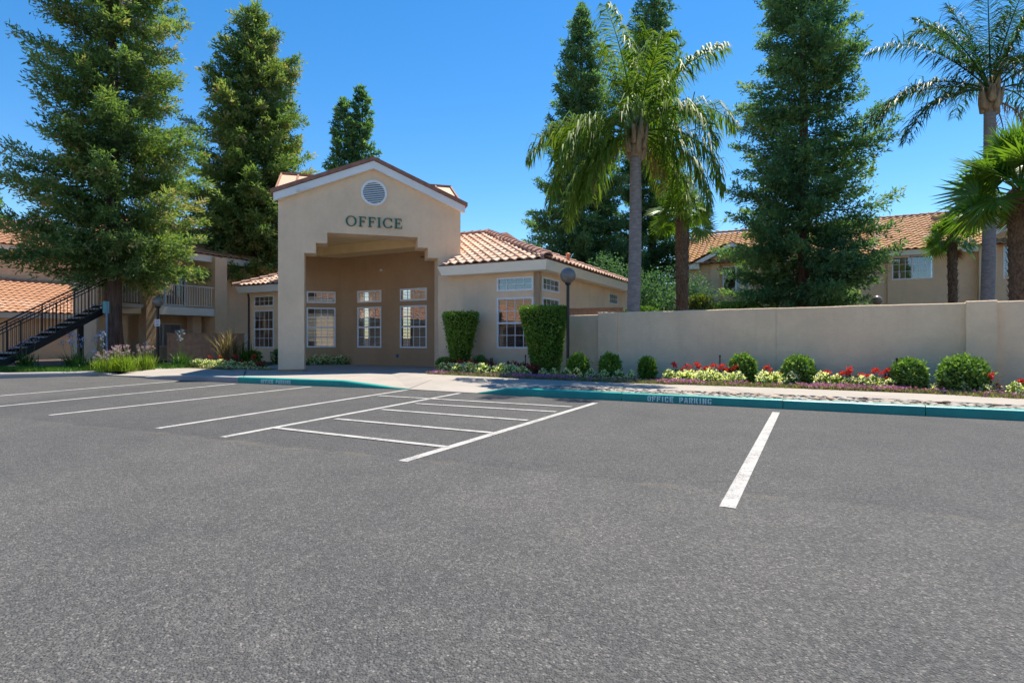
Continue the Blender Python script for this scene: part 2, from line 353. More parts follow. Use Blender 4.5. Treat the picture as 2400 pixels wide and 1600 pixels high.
M['flleaf'] = leaf_mat('begonia_leaf', [(0.06, 0.13, 0.02), (0.15, 0.24, 0.04), (0.30, 0.36, 0.08)], 0.3)
M['bronze'] = leaf_mat('bronze_leaf', [(0.06, 0.035, 0.02), (0.12, 0.05, 0.03), (0.20, 0.09, 0.06)], 0.25)
M['edging'] = leaf_mat('edging_groundcover', [(0.132, 0.143, 0.055), (0.231, 0.231, 0.099), (0.341, 0.308, 0.165)], 0.25)
M['purple'] = leaf_mat('purple_petal', [(0.34, 0.08, 0.34), (0.50, 0.17, 0.50), (0.60, 0.30, 0.56)], 0.3)
M['lawn'] = leaf_mat('grass_blade', [(0.03, 0.10, 0.01), (0.07, 0.18, 0.02), (0.13, 0.25, 0.03)], 0.3)
def bark(name, c0, c1, zs=0.25, sc=9, dist=0.03):
    m, t, b = newmat(name); p = wpos(t)
    mp = nd(t, 'ShaderNodeMapping'); mp.inputs['Scale'].default_value = (1, 1, zs); t.links.new(p, mp.inputs['Vector'])
    f = noise(t, mp.outputs[0], sc, 6, 0.7)
    t.links.new(ramp(t, f, [(0.33, c0), (0.67, c1)]), b.inputs['Base Color']); b.inputs['Roughness'].default_value = 0.95
    bump(t, b, f, dist, 1.0); return m
M['bark'] = bark('redwood_bark', (0.055, 0.033, 0.026), (0.20, 0.125, 0.095), 0.10, 14, 0.06)
M['palm_trunk'] = bark('ringed_palm_trunk', (0.17, 0.155, 0.15), (0.33, 0.30, 0.28), 3.0, 6, 0.012)
M['boot'] = bark('palm_boot', (0.22, 0.15, 0.09), (0.46, 0.37, 0.25), 0.3, 12, 0.01)
M['fibre'] = bark('fibrous_trunk', (0.045, 0.030, 0.020), (0.22, 0.15, 0.095), 0.5, 22, 0.04)
M['petiole'] = plain('green_petiole', (0.14, 0.20, 0.05), 0.5, var=0.2)
def stone_mat():
    m, t, b = newmat('river_stone'); p = wpos(t); oi = nd(t, 'ShaderNodeObjectInfo')
    at = nd(t, 'ShaderNodeAttribute', attribute_name='tint', attribute_type='GEOMETRY')
    r = math_(t, 'FRACT', math_(t, 'ADD', oi.outputs['Random'], at.outputs['Fac']))
    c = ramp(t, r, [(0.0, (0.15, 0.145, 0.14)), (0.18, (0.30, 0.275, 0.24)), (0.45, (0.43, 0.36, 0.29)), (0.65, (0.38, 0.28, 0.20)), (0.85, (0.34, 0.34, 0.335)), (1.0, (0.46, 0.41, 0.35))])
    c = mixc(t, math_(t, 'MULTIPLY', noise(t, p, 25, 5, 0.7), 0.4), c, (0.2, 0.17, 0.14))
    t.links.new(c, b.inputs['Base Color']); b.inputs['Roughness'].default_value = 0.7; bump(t, b, noise(t, p, 60, 4), 0.004, 0.5); return m
M['stone'] = stone_mat()

# ------------------------------------------------------------------ site frames (metres)
D = Vector((0.885, -0.465, 0)); U = Vector((0.465, 0.885, 0)); DEG = -27.72
WF = Frame(0.806, 16.64, DEG)            # right wing of the office, origin at its front right corner
PF = Frame(-7.02, 16.90, 17.0)           # entrance portal
RB = Frame(-6.64, 21.90, DEG)            # right back wall of the porch
LK = Frame(-8.77, 21.25, 17.0)           # left back wall of the porch
LW = Frame(-11.54, 24.90, DEG)           # left wing
LB = Frame(-15.20, 23.60, 62.28)         # left apartment block
R2 = Frame(17.87, 26.80, DEG)            # right apartment block
R1 = Frame(10.17, 31.00, DEG)            # middle apartment block
GZ = 0.14                                # level of pavements behind the kerb

# ------------------------------------------------------------------ ground, lot, kerbs, pavements
g = MB(); g.quad((-900, -900, -0.03), (900, -900, -0.03), (900, 900, -0.03), (-900, 900, -0.03))
tag(g.build('ground', M['soil']), kind='structure')
lot_edge = [(-60, 17.5), (-22, 17.2), (-14.53, 15.98), (-13.47, 16.68), (-13.04, 17.06), (-12.2, 16.95), (-10.41, 15.98), (-7.04, 14.46), (-2.39, 12.60), (-0.73, 11.68), (7.11, 7.82), (40, -8.4)]
g = MB(); g.poly([(x, y+0.25, 0.0) for x, y in [(-60, -60), (60, -60), (60, -18)]]+[(x, y+0.35, 0.0) for x, y in reversed(lot_edge)])
lot = tag(g.build('parking_lot', M['asphalt']), kind='structure')
def pline(p, q, w=0.105, z=0.004):
    p = Vector((*p, z)); q = Vector((*q, z)); n = (q-p).normalized().cross(Vector((0, 0, 1)))*w/2
    MB().quad(p-n, q-n, q+n, p+n).build('painted_line', M['line'], lot)
for p, q in [((-6.89, 8.39), (-4.75, 13.30)), ((-4.51, 7.16), (-2.32, 12.49)), ((-3.36, 6.53), (-1.09, 11.73)), ((-1.02, 5.25), (1.48, 9.98)),
             ((-8.62, 9.49), (-6.95, 14.13)), ((-10.18, 11.19), (-8.93, 14.99)), ((4.09, 8.72), (1.46, 3.82))]: 
    if p == (-8.62, 9.49): p = (-9.8, 6.21)
    if p == (-10.18, 11.19): p = (-12.0, 5.66)
    pline(p, q)
for p, q in [((-3.04, 7.20), (-0.69, 5.93)), ((-2.50, 7.99), (-0.25, 6.82)), ((-2.10, 9.04), (0.22, 7.84)), ((-1.69, 9.86), (0.69, 8.75)), ((-2.65, 11.19), (1.00, 9.38))]:
    pline(p, q, 0.095, 0.008)
# planting ground behind the kerb: one raised sheet of soil
pg_edge = [(-60, 17.75), (-22, 17.45), (-14.5, 16.15), (-13.5, 16.85), (-13.1, 17.2), (-12.55, 17.3), (-12.15, 17.2), (-12.15, 18.8), (-10.87, 18.82), (-8.3, 17.56), (-8.9, 17.6), (-8.9, 22.3), (-3.3, 20.8), (-2.42, 17.6), (-2.38, 15.90), (0.15, 14.15), (2.01, 13.02), (2.68, 12.64), (5.59, 11.36), (7.70, 10.10), (13.6, 6.9), (20.7, 3.4), (60, -16)]
g = MB(); g.poly([(x, y, 0.12) for x, y in pg_edge]+[(60, 300, 0.12), (-60, 300, 0.12)])
tag(g.build('planting_ground', M['soil']), kind='structure')

def kerb(name, pts, hts, mat, joints=(), w=0.15):
    """kerb following pts (2D) with height per point; rounded nose"""
    prof = [(0.0, 0.0), (0.0, 0.72), (0.012, 0.90), (0.035, 1.0), (w, 1.0), (w, -0.3)]
    n = len(pts); vs = []; k = len(prof)
    for i in range(n):
        a = Vector((*pts[max(i-1, 0)], 0)); c = Vector((*pts[min(i+1, n-1)], 0)); d = (c-a).normalized(); nn = Vector((-d.y, d.x, 0))
        for o, h in prof:
            p = Vector((*pts[i], 0))+nn*o; vs.append((p.x, p.y, h*hts[i] if h > 0 else h*0.1-0.0))
    fs = [(i*k+j, (i+1)*k+j, (i+1)*k+j+1, i*k+j+1) for i in range(n-1) for j in range(k-1)]+[tuple(range(k)), tuple((n-1)*k+j for j in range(k-1, -1, -1))]
    m = MB(); m.add(vs, fs); return tag(m.build(name, mat), kind='structure')
def seg(p, q, n, jit=0.0):
    return [(p[0]+(q[0]-p[0])*i/n+R.uniform(-jit, jit), p[1]+(q[1]-p[1])*i/n+R.uniform(-jit, jit)) for i in range(n+1)]
# painted right kerb: starts flush at the ramp, poured in lengths with joints
rk = []; RK0 = Vector((-0.73, 11.68, 0)); RK1 = Vector((7.11, 7.82, 0)); rkd = (RK1-RK0).normalized()
cuts = [0, 3.05, 5.72, 7.62, 10.0, 13.0, 16.0, 19.5]
for i in range(len(cuts)-1):
    t0 = cuts[i]+(0.006 if i else 0); t1 = cuts[i+1]-0.006
    if i == 0: ts = [0, 0.25, 0.5, 0.75]+[0.75+(t1-0.75)*j/6 for j in range(1, 7)]; hs_ = [0.012, 0.055, 0.105, 0.148]+[0.15]*6
    else: ts = [t0+(t1-t0)*j/6 for j in range(7)]; hs_ = [0.15+R.uniform(-0.004, 0.004) for _ in ts]
    kb = kerb('kerb', [((RK0+rkd*t).x, (RK0+rkd*t).y+R.uniform(-0.004, 0.004)) for t in ts], hs_, M['kerb'])
    rk.append(kb)
LKP = Vector((-7.04, 14.46, 0)); LKQ = Vector((-2.25, 12.53, 0)); lkd = (LKQ-LKP).normalized(); LL = (LKQ-LKP).length
for t0, t1 in ((0, 3.0), (3.012, LL)):
    ts = [t0+(t1-t0)*j/10 for j in range(11)]
    hs_ = [0.15 if t < LL-1.9 else max(0.008, 0.15*(LL-t)/1.9) for t in ts]
    lk = kerb('kerb', [((LKP+lkd*t).x, (LKP+lkd*t).y+R.uniform(-0.005, 0.005)) for t in ts], hs_, M['kerb'])
    if t0 == 0: lk0 = lk
kerb('kerb', seg((-10.41, 15.98), (-7.045, 14.46), 5), [0.05, 0.11, 0.14, 0.15, 0.15, 0.15], M['kerb_plain'])
kerb('kerb', [(-22, 17.2), (-18, 16.6), (-14.53, 15.98), (-13.47, 16.68), (-13.04, 17.06), (-12.6, 17.16), (-12.2, 17.05)], [0.15, 0.15, 0.15, 0.14, 0.13, 0.125, 0.06], M['kerb_plain'], w=0.3)

# concrete pavements as separate slabs with open joints
def slab(name, pts, z=GZ, t=0.12, parent=None, zs=None):
    m = MB(); m.prism(pts, z-t if zs is None else [q-t for q in zs], z if zs is None else zs); return m.build(name, M['concrete'], parent)
side = empty('sidewalk'); tag(side, kind='structure')
def lerp(p, q, t): return (p[0]+(q[0]-p[0])*t, p[1]+(q[1]-p[1])*t)
fr = [(1.02, 12.02), (2.40, 11.30), (5.73, 9.70), (7.55, 8.60), (13.0, 5.6), (20, 2.0)]
bk = [(0.20, 14.10), (2.68, 12.62), (5.59, 11.36), (7.70, 10.10), (13.6, 6.9), (20.7, 3.4)]
def along(poly, s):
    for i in range(len(poly)-1):
        L = math.hypot(poly[i+1][0]-poly[i][0], poly[i+1][1]-poly[i][1])
        if s <= L or i == len(poly)-2: return lerp(poly[i], poly[i+1], s/L)
        s -= L
cutF = [0, 1.95, 3.75, 6.25, 9.3, 12.5, 16]; cutB = [0, 2.9, 4.6, 6.35, 9.9, 13.2, 17]
for i in range(6):
    gq = 0.008
    a0 = along(fr, cutF[i]+gq); a1 = along(fr, cutF[i+1]-gq); b0 = along(bk, cutB[i]+gq); b1 = along(bk, cutB[i+1]-gq)
    midF = [q for q in fr[1:-1]]; pts = [a0]
    def dist_along(poly, j): return sum(math.hypot(poly[k+1][0]-poly[k][0], poly[k+1][1]-poly[k][1]) for k in range(j))
    for j in range(1, len(fr)-1):
        if cutF[i]+0.05 < dist_along(fr, j) < cutF[i+1]-0.05: pts.append(fr[j])
    pts.append(a1); pts.append(b1)
    for j in range(len(bk)-2, 0, -1):
        if cutB[i]+0.05 < dist_along(bk, j) < cutB[i+1]-0.05: pts.append(bk[j])
    pts.append(b0); slab('slab', pts, parent=side)
apron = empty('entrance_apron'); tag(apron, kind='structure')
# ramp between the two painted kerbs (slopes up from the asphalt) and the level walk in front of the porch
ramp_pts = [(-2.30, 12.56), (-0.74, 11.69), (0.28, 12.40), (-0.55, 14.0), (-1.95, 13.75)]
slab('ramp_slab', ramp_pts, parent=apron, zs=[0.012, 0.012, 0.13, GZ, 0.135])
slab('ramp_side', [(-0.735, 11.70), (-0.10, 11.50), (0.55, 11.6), (1.01, 12.02), (0.285, 12.39)], parent=apron, zs=[0.012, 0.135, GZ, GZ, 0.13])
slab('slab', [(-6.95, 14.60), (-4.35, 13.55), (-3.95, 17.7), (-8.2, 17.55), (-8.1, 17.2)], parent=apron, zs=[0.147, 0.147, GZ, GZ, GZ])
slab('slab', [(-4.34, 13.545), (-2.31, 12.60), (-1.96, 13.76), (-0.56, 14.01), (0.19, 14.10), (-2.40, 15.87), (-2.5, 17.6), (-3.94, 17.69)], parent=apron, zs=[0.147, 0.02, 0.135, GZ, GZ, GZ, GZ, GZ])
slab('slab', [(0.285, 12.41), (1.01, 12.04), (0.19, 14.08), (-0.54, 14.0)], parent=apron, zs=[0.13, GZ, GZ, GZ])
slab('slab', [(-8.9, 17.57), (-3.93, 17.71), (-3.2, 20.9), (-9.0, 22.5)], parent=apron)
slab('slab', [(-3.92, 17.71), (-2.41, 17.62), (-2.2, 20.4), (-3.19, 20.9)], parent=apron)
slab('slab', [(-12.2, 17.10), (-10.36, 16.12), (-6.97, 14.61), (-8.3, 17.5), (-10.87, 18.88), (-12.2, 18.9)], parent=apron, zs=[0.02, 0.06, 0.147, GZ, GZ, GZ])

# ------------------------------------------------------------------ lettering built from strokes
def stroke_letters(txt, h, w, gap, t):
    """stencil capitals as lists of quads in (x,y); returns {index: polys}, total width"""
    def r(x0, y0, x1, y1): return [(x0, y0), (x1, y0), (x1, y1), (x0, y1)]
    out = []; x = 0
    c = t*0.9; b = t*0.22           # chamfer, stencil bridge half
    for ch in txt:
        P = []
        if ch == ' ': x += w*1.0+gap; out.append(None); continue
        L = r(0, 0, t, h)
        def ringl(openr=False):
            q = [[(0, c), (t, c*1.1), (t, h/2-b*0), (0, h/2)], [(0, h/2), (t, h/2), (t, h-c*1.1), (0, h-c)],
                 [(0, c), (c, 0), (w/2-b, 0), (w/2-b, t), (t*1.1, t), (t, c*1.1)], [(0, h-c), (t, h-c*1.1), (t*1.1, h-t), (w/2-b, h-t), (w/2-b, h), (c, h)],
                 [(w/2+b, 0), (w-c, 0), (w, c), (w-t, c*1.1), (w-t*1.1, t), (w/2+b, t)], [(w/2+b, h), (w/2+b, h-t), (w-t*1.1, h-t), (w-t, h-c*1.1), (w, h-c), (w-c, h)]]
            return q
        if ch == 'O': P = ringl()+[[(w-t, c*1.1), (w, c), (w, h-c), (w-t, h-c*1.1)]]
        elif ch == 'C': P = ringl()+[[(w-t, c*1.1), (w, c), (w, h*0.33), (w-t, h*0.33)], [(w-t, h*0.67), (w, h*0.67), (w, h-c), (w-t, h-c*1.1)]]
        elif ch == 'G': P = ringl()+[[(w-t, c*1.1), (w, c), (w, h*0.45), (w-t, h*0.45)], r(w*0.5, h*0.45-t*0.8, w-t, h*0.45), [(w-t, h*0.70), (w, h*0.70), (w, h-c), (w-t, h-c*1.1)]]
        elif ch == 'F': P = [L, r(t+b*2, h-t, w, h), r(t+b*2, h/2-t/2, w*0.85, h/2+t/2)]
        elif ch == 'E': P = [L, r(t+b*2, h-t, w, h), r(t+b*2, h/2-t/2, w*0.85, h/2+t/2), r(t+b*2, 0, w, t)]
        elif ch == 'I': P = [r(w*0.5-t/2, 0, w*0.5+t/2, h)]
        elif ch == 'P' or ch == 'R':
            P = [L, r(t+b*2, h-t, w-c, h), r(t+b*2, h*0.46-t/2, w-c, h*0.46+t/2), [(w-c, h*0.46-t/2), (w, h*0.46+c-t/2), (w, h-c), (w-c, h), (w-c, h-t), (w-t, h-t*1.1), (w-t, h*0.46+t*0.6), (w-c, h*0.46+t/2)]]
            if ch == 'R': P.append([(w*0.45, h*0.46-t/2-b), (w*0.45+t*1.1, h*0.46-t/2-b), (w, 0), (w-t*1.1, 0)])
        elif ch == 'A': P = [[(0, 0), (t, 0), (w/2-b, h), (w/2-t*0.6-b, h)], [(w-t, 0), (w, 0), (w/2+t*0.6+b, h), (w/2+b, h)], r(w*0.3, h*0.25, w*0.7, h*0.25+t*0.8)]
        elif ch == 'K': P = [L, [(t+b*2, h*0.42), (t+b*2+t, h*0.42), (w, h), (w-t*1.1, h)], [(t+b*2+t*0.3, h*0.5), (w-t*1.1, 0), (w, 0), (t+b*2+t*1.3, h*0.56)]]
        elif ch == 'N': P = [L, r(w-t, 0, w, h), [(t+b, h), (t+b, h-t*1.6), (w-t-b, 0), (w-t-b, t*1.6)]]
        out.append([[(px+x, py) for px, py in q] for q in P])
        x += (w*0.6 if ch == 'I' else w)+gap
        if ch == 'I': out[-1] = [[(px-w*0.2, py) for px, py in q] for q in out[-1]]
    return out, x-gap
def kerb_text(parent, P0, dirv, s0, total, h=0.098, z0=0.016):
    let, wid = stroke_letters('OFFICE PARKING', h, 0.068, 0.024, 0.021)
    k = total/wid; nn = Vector((-dirv.y, dirv.x, 0))
    for q in let:
        if not q: continue
        m = MB()
        for pl in q:
            m.poly([P0+dirv*(s0+x*k)-nn*0.0095+Vector((0, 0, z0+y)) for x, y in pl])
        m.build('letter', M['letter_paint'], parent)
kerb_text(rk[1], RK0, rkd, 3.53, 1.09)
kerb_text(lk0, LKP, lkd, 0.79, 0.96)

# ------------------------------------------------------------------ river rock strip
rock = MB(); rock_poly = [(-0.05, 11.50), (7.2, 7.98), (13.5, 4.9), (13.2, 5.5), (7.50, 8.58), (5.70, 9.68), (2.38, 11.27), (0.95, 11.75), (0.45, 11.62)]
rock.poly([(x, y, 0.115) for x, y in rock_poly])
rock_o = tag(rock.build('rock_strip', M['grit']), kind='structure')
def pip(x, y, poly):
    c = False; n = len(poly)
    for i in range(n):
        x0, y0 = poly[i]; x1, y1 = poly[(i+1) % n]
        if (y0 > y) != (y1 > y) and x < (x1-x0)*(y-y0)/(y1-y0)+x0: c = not c
    return c
def stone_geo(rg):
    V = []; ph = rg.uniform(0, 6.28)
    rings = [(-0.5, 0.75), (0.0, 1.0), (0.55, 0.80)]; n = 7
    for z, r in rings:
        for j in range(n):
            t = 2*math.pi*j/n; q = r*(1+0.16*math.sin(2*t+ph)+rg.uniform(-0.10, 0.10)); V.append((q*math.cos(t), q*math.sin(t), z+rg.uniform(-0.08, 0.08)))
    V += [(0, 0, -0.6), (rg.uniform(-0.15, 0.15), rg.uniform(-0.15, 0.15), 0.86)]
    F = [(i*n+j, i*n+(j+1) % n, (i+1)*n+(j+1) % n, (i+1)*n+j) for i in range(2) for j in range(n)]
    T = [((j+1) % n, j, 3*n) for j in range(n)]+[(2*n+j, 2*n+(j+1) % n, 3*n+1) for j in range(n)]
    return V, F, T
stone_me = []
for i in range(8):
    rg = random.Random(i+50); V, F, T = stone_geo(rg); m = MB(); m.add(V, F+T); stone_me.append(m.mesh('stone', M['stone'], True))
cand = []; rg = random.Random(11); placed = []
for k in range(16000):
    x = rg.uniform(-0.1, 13.4); y = rg.uniform(4.9, 11.9)
    if not pip(x, y, rock_poly): continue
    r = rg.choice([0.045, 0.05, 0.06, 0.07, 0.085]) if k < 3500 else rg.uniform(0.03, 0.05)
    if any((x-a)**2+(y-b)**2 < (0.74*(r+c))**2 for a, b, c in placed): continue
    placed.append((x, y, r))
def vis(p): return abs(p[0]) < 0.93*p[1]
ordered = sorted(placed, key=lambda p: -(p[2]/p[1] if vis(p) else 0))
rest = MB()
for i, (x, y, r) in enumerate(ordered):
    sc = (r*rg.uniform(0.95, 1.35), r*rg.uniform(0.75, 0.95), r*rg.uniform(0.36, 0.52)); rz = rg.uniform(0, 6.28); tl = rg.uniform(-0.35, 0.35)
    mtx = Matrix.Translation((x, y, 0.115+sc[2]*0.55)) @ Matrix.Rotation(rz, 4, 'Z') @ Matrix.Rotation(tl, 4, 'X') @ Matrix.Diagonal((*sc, 1))
    if i < 300:
        o = link('stone', stone_me[i % 8], rock_o); o.matrix_local = mtx
    else:
        V, F, T = stone_geo(rg); rest.add([mtx @ Vector(v) for v in V], F+T)
o = rest.build('small_stones', M['stone'], rock_o, True); tag(o, kind='stuff')
at = o.data.attributes.new('tint', 'FLOAT', 'FACE'); nf = 28
at.data.foreach_set('value', np.repeat(np.random.RandomState(3).rand(len(o.data.polygons)//nf+1), nf)[:len(o.data.polygons)].astype(np.float32))

# ------------------------------------------------------------------ building helpers
def wall(F, a0, a1, z0, z1, t, openings=(), mb=None, b=0.0):
    """wall with rectangular openings (a0,a1,z0,z1): outer skin, inner skin, reveals, ends and top"""
    m = mb or MB()
    A = sorted(set([a0, a1]+[x for o in openings for x in o[:2]])); Z = sorted(set([z0, z1]+[x for o in openings for x in o[2:]]))
    def inside(x, z): return any(o[0] < x < o[1] and o[2] < z < o[3] for o in openings)
    for i in range(len(A)-1):
        for j in range(len(Z)-1):
            if inside((A[i]+A[i+1])/2, (Z[j]+Z[j+1])/2): continue
            m.quad(F.p(A[i], b, Z[j]), F.p(A[i+1], b, Z[j]), F.p(A[i+1], b, Z[j+1]), F.p(A[i], b, Z[j+1]))
            m.quad(F.p(A[i+1], b+t, Z[j]), F.p(A[i], b+t, Z[j]), F.p(A[i], b+t, Z[j+1]), F.p(A[i+1], b+t, Z[j+1]))
    for o in openings:
        x0, x1, y0, y1 = o; P = F.p
        m.quad(P(x0, b, y0), P(x1, b, y0), P(x1, b+t, y0), P(x0, b+t, y0)); m.quad(P(x0, b, y1), P(x0, b+t, y1), P(x1, b+t, y1), P(x1, b, y1))
        m.quad(P(x0, b, y0), P(x0, b+t, y0), P(x0, b+t, y1), P(x0, b, y1)); m.quad(P(x1, b, y0), P(x1, b, y1), P(x1, b+t, y1), P(x1, b+t, y0))
    P = F.p
    m.quad(P(a0, b, z0), P(a0, b, z1), P(a0, b+t, z1), P(a0, b+t, z0)); m.quad(P(a1, b, z0), P(a1, b+t, z0), P(a1, b+t, z1), P(a1, b, z1))
    m.quad(P(a0, b, z1), P(a1, b, z1), P(a1, b+t, z1), P(a0, b+t, z1))
    return m
def window(parent, F, a0, a1, z0, z1, nc, rows, hung=False, slider=False, blind='slat', b=0.0, grid=True, bmat=None, halfdark=False):
    """framed window set into the wall: frame (the part), then panes, glazing bars, blind and sash rail as its pieces"""
    fw = 0.055; m = MB(); b0 = b-0.018; b1 = b+0.05
    m.fbox(F, a0, a1, b0, b1, z1-fw, z1); m.fbox(F, a0, a1, b0, b1, z0, z0+fw)
    m.fbox(F, a0, a0+fw, b0+0.001, b1, z0+fw, z1-fw); m.fbox(F, a1-fw, a1, b0+0.001, b1, z0+fw, z1-fw)
    w = m.build('window', M['vinyl'], parent)
    ia0, ia1, iz0, iz1 = a0+fw, a1-fw, z0+fw, z1-fw
    if hung:
        zm = (iz0+iz1)/2; MB().fbox(F, ia0, ia1, b0+0.004, b1-0.004, zm-0.028, zm+0.028).build('sash_rail', M['vinyl'], w)
        bands = [(iz0, zm-0.028), (zm+0.028, iz1)]
    else: bands = [(iz0, iz1)]
    if slider:
        am = (ia0+ia1)/2; MB().fbox(F, am-0.03, am+0.03, b0+0.004, b1-0.004, iz0, iz1).build('sash_stile', M['vinyl'], w)
        cols = [(ia0, am-0.03), (am+0.03, ia1)]
    else: cols = [(ia0, ia1)]
    gb = MB(); me = None; bw = 0.009
    for (c0, c1) in cols:
        n = max(1, nc//len(cols))
        for (q0, q1) in bands:
            r = max(1, rows//len(bands)); dw = (c1-c0)/n; dh = (q1-q0)/r
            if grid:
                for i in range(1, n): gb.fbox(F, c0+dw*i-bw, c0+dw*i+bw, b+0.006, b+0.030, q0, q1)
                for j in range(1, r): gb.fbox(F, c0, c1, b+0.008, b+0.028, q0+dh*j-bw, q0+dh*j+bw)
            if me is None:
                mm = MB(); o0 = F.o; 
                mm.quad(F.ax*(-dw/2)+Vector((0, 0, -dh/2)), F.ax*(dw/2)+Vector((0, 0, -dh/2)), F.ax*(dw/2)+Vector((0, 0, dh/2)), F.ax*(-dw/2)+Vector((0, 0, dh/2)))
                me = mm.mesh('pane', M['glass'])
            for i in range(n):
                for j in range(r):
                    o = link('pane', me, w); o.location = F.p(c0+dw*(i+0.5), b+0.018, q0+dh*(j+0.5))-world_off(w)
                    o.rotation_euler = (0, 0, 0)
    if grid and gb.v: gb.build('glazing_bars', M['vinyl'], w)
    back = MB(); back.fbox(F, a0-0.02, a1+0.02, b+0.62, b+0.66, z0-0.1, z1+0.05); back.build('room_back', M['dark'], w)
    if blind == 'slat':
        s = MB(); z = iz0+0.02
        while z < iz1-0.01:
            s.hexa([F.p(ia0, b+0.085, z-0.013), F.p(ia1, b+0.085, z-0.013), F.p(ia1, b+0.125, z+0.013), F.p(ia0, b+0.125, z+0.013),
                    F.p(ia0, b+0.085, z-0.010), F.p(ia1, b+0.085, z-0.010), F.p(ia1, b+0.125, z+0.016), F.p(ia0, b+0.125, z+0.016)]); z += 0.052
        tag(s.build('blind_slats', bmat or M['blind'], w), kind='stuff')
    elif blind == 'vertical':
        s = MB(); a = ia0+0.03
        while a < ia1-0.02:
            if not (halfdark and a < (ia0+ia1)/2): s.fbox(F, a, a+0.075, b+0.10, b+0.105, iz0, iz1)
            a += 0.085
        tag(s.build('blind_slats', bmat or M['curtain'], w), kind='stuff')
    return w
TW, TL = 0.30, 0.36        # clay tile cover width and exposure
def tile_geo():
    n = 8; V = []; prof = []
    for i in range(n+1):
        u = i/n
        prof.append((u*TW-TW/2, 0.050*max(0, math.sin(math.pi*(u*1.45)))**0.9 if u < 0.69 else 0.010-0.020*math.sin(math.pi*(u-0.69)/0.31)))
    L0, L1 = -0.05, TL+0.0
    for (x, h) in prof: V.append((x, L0, h+0.070))
    for (x, h) in prof: V.append((x, L1, h+0.020))
    for (x, h) in prof: V.append((x, L0, h+0.036))
    k = n+1; F = [(i, i+1, k+i+1, k+i) for i in range(n)]+[(2*k+i, 2*k+i+1, i+1, i) for i in range(n)]
    return V, F
TV, TF = tile_geo()
_tm = {}
def tile_mesh(mat):
    if mat.name not in _tm:
        m = MB(); m.add(TV, TF); _tm[mat.name] = m.mesh('tile', mat, False)
    return _tm[mat.name]
def tile_slope(parent, O, X, Yv, inside, na, nb, mat, singles=True, limit=300, a0=0, b0=0):
    """lay rows of tiles on the plane O + a X + b Y (unit vectors); inside(a,b,p) says where"""
    X = Vector(X).normalized(); Yv = Vector(Yv).normalized(); Z = X.cross(Yv); rot = Matrix((X, Yv, Z)).transposed().to_4x4()
    off = world_off(parent); me = tile_mesh(mat); stuff = MB(); cnt = 0; rg = random.Random(na*31+nb)
    for j in range(nb):
        for i in range(na):
            a = a0+(i+0.5)*TW; b = b0+j*TL; c = Vector(O)+X*a+Yv*(b+TL/2)
            if not inside(a, b+TL/2, c): continue
            p = Vector(O)+X*a+Yv*b+Z*rg.uniform(-0.004, 0.006)
            mt = Matrix.Translation(p-off) @ rot @ Matrix.Rotation(rg.uniform(-0.012, 0.012), 4, 'Z')
            if singles and cnt < limit:
                o = link('tile', me, parent); o.matrix_local = mt; cnt += 1
            else: stuff.add([mt @ Vector(v) for v in TV], TF)
    if stuff.v:
        tag(link('tile_field', stuff.mesh('tile_field', mat), parent), kind='stuff')
def ridge_caps(parent, p, q, mat, r=0.13, step=0.36, lift=0.05):
    p = Vector(p); q = Vector(q); d = (q-p); L = d.length; d.normalize(); n = max(1, int(L/step)); off = world_off(parent)
    x = d.cross(Vector((0, 0, 1))).normalized(); z = x.cross(d); rg = random.Random(int(L*100))
    m = MB(); k = 7; st = L/n
    for yy, rr, lf in ((-0.06, r*1.10, 0.022), (st, r*0.90, 0.0)):
        for j in range(k):
            t = math.pi*(j/(k-1))*1.1-0.157; m.v.append((-rr*math.cos(t), yy, rr*0.72*math.sin(t)+lf))
    for j in range(k): m.v.append((m.v[j][0]*0.85, -0.06, m.v[j][2]*0.8-0.01))
    m.f = [(j, k+j, k+j+1, j+1) for j in range(k-1)]+[(j, j+1, 2*k+j+1, 2*k+j) for j in range(k-1)]; m.mi = [0]*len(m.f)
    me = m.mesh('ridge_tile', mat, False); rot = Matrix((x, d, z)).transposed().to_4x4()
    for i in range(n):
        o = link('ridge_tile', me, parent); o.matrix_local = Matrix.Translation(p+d*(i*st)+z*(lift+rg.uniform(-0.004, 0.006))-off) @ rot @ Matrix.Rotation(rg.uniform(-0.03, 0.03), 4, 'Z')
    return me

# ------------------------------------------------------------------ the office building
off_b = empty('office_building', (PF.p(2.8, 2, GZ).x, PF.p(2.8, 2, GZ).y, GZ))
tag(off_b, 'tan stucco office with tall gabled entrance portal and clay tile wings', 'building')
# entrance portal
st = 0.33
prt = [(0, 0.20), (0.74, 0.20), (0.74, 3.74), (0.74+st, 3.74), (0.74+st, 4.06), (0.74+2*st, 4.06), (0.74+2*st, 4.39), (4.83-2*st, 4.39), (4.83-2*st, 4.06), (4.83-st, 4.06), (4.83-st, 3.74), (4.83, 3.74), (4.83, 0.10), (5.57, 0.10), (5.57, 5.35), (2.785, 6.51), (0, 5.35)]
m = MB(); m.fextr(PF, prt, 0, 0.76); m.build('portal', M['stucco'], off_b)
m = MB(); m.fbox(PF, 0.03, 0.71, 0.03, 0.73, 0.10, 0.205); m.build('pillar_base', M['stucco_brown'], off_b)
MB().fbox(PF, 0.04, 0.3, 0.77, 4.2, 3.74, 5.3).build('side_beam', M['stucco'], off_b); MB().fbox(PF, 5.27, 5.54, 0.77, 4.2, 3.9, 5.3).build('side_beam', M['stucco'], off_b)
for s in (-1, 1):
    ctr = 2.785; e = ctr+s*2.90
    m = MB(); pts = [(e, 5.235), (ctr, 6.445), (ctr, 6.675), (e, 5.465)]
    if s > 0: pts = pts[::-1]
    m.fextr(PF, pts, -0.16, -0.012); m.build('rake_board', M['trim'], off_b)
rf = MB(); ctr = 2.785
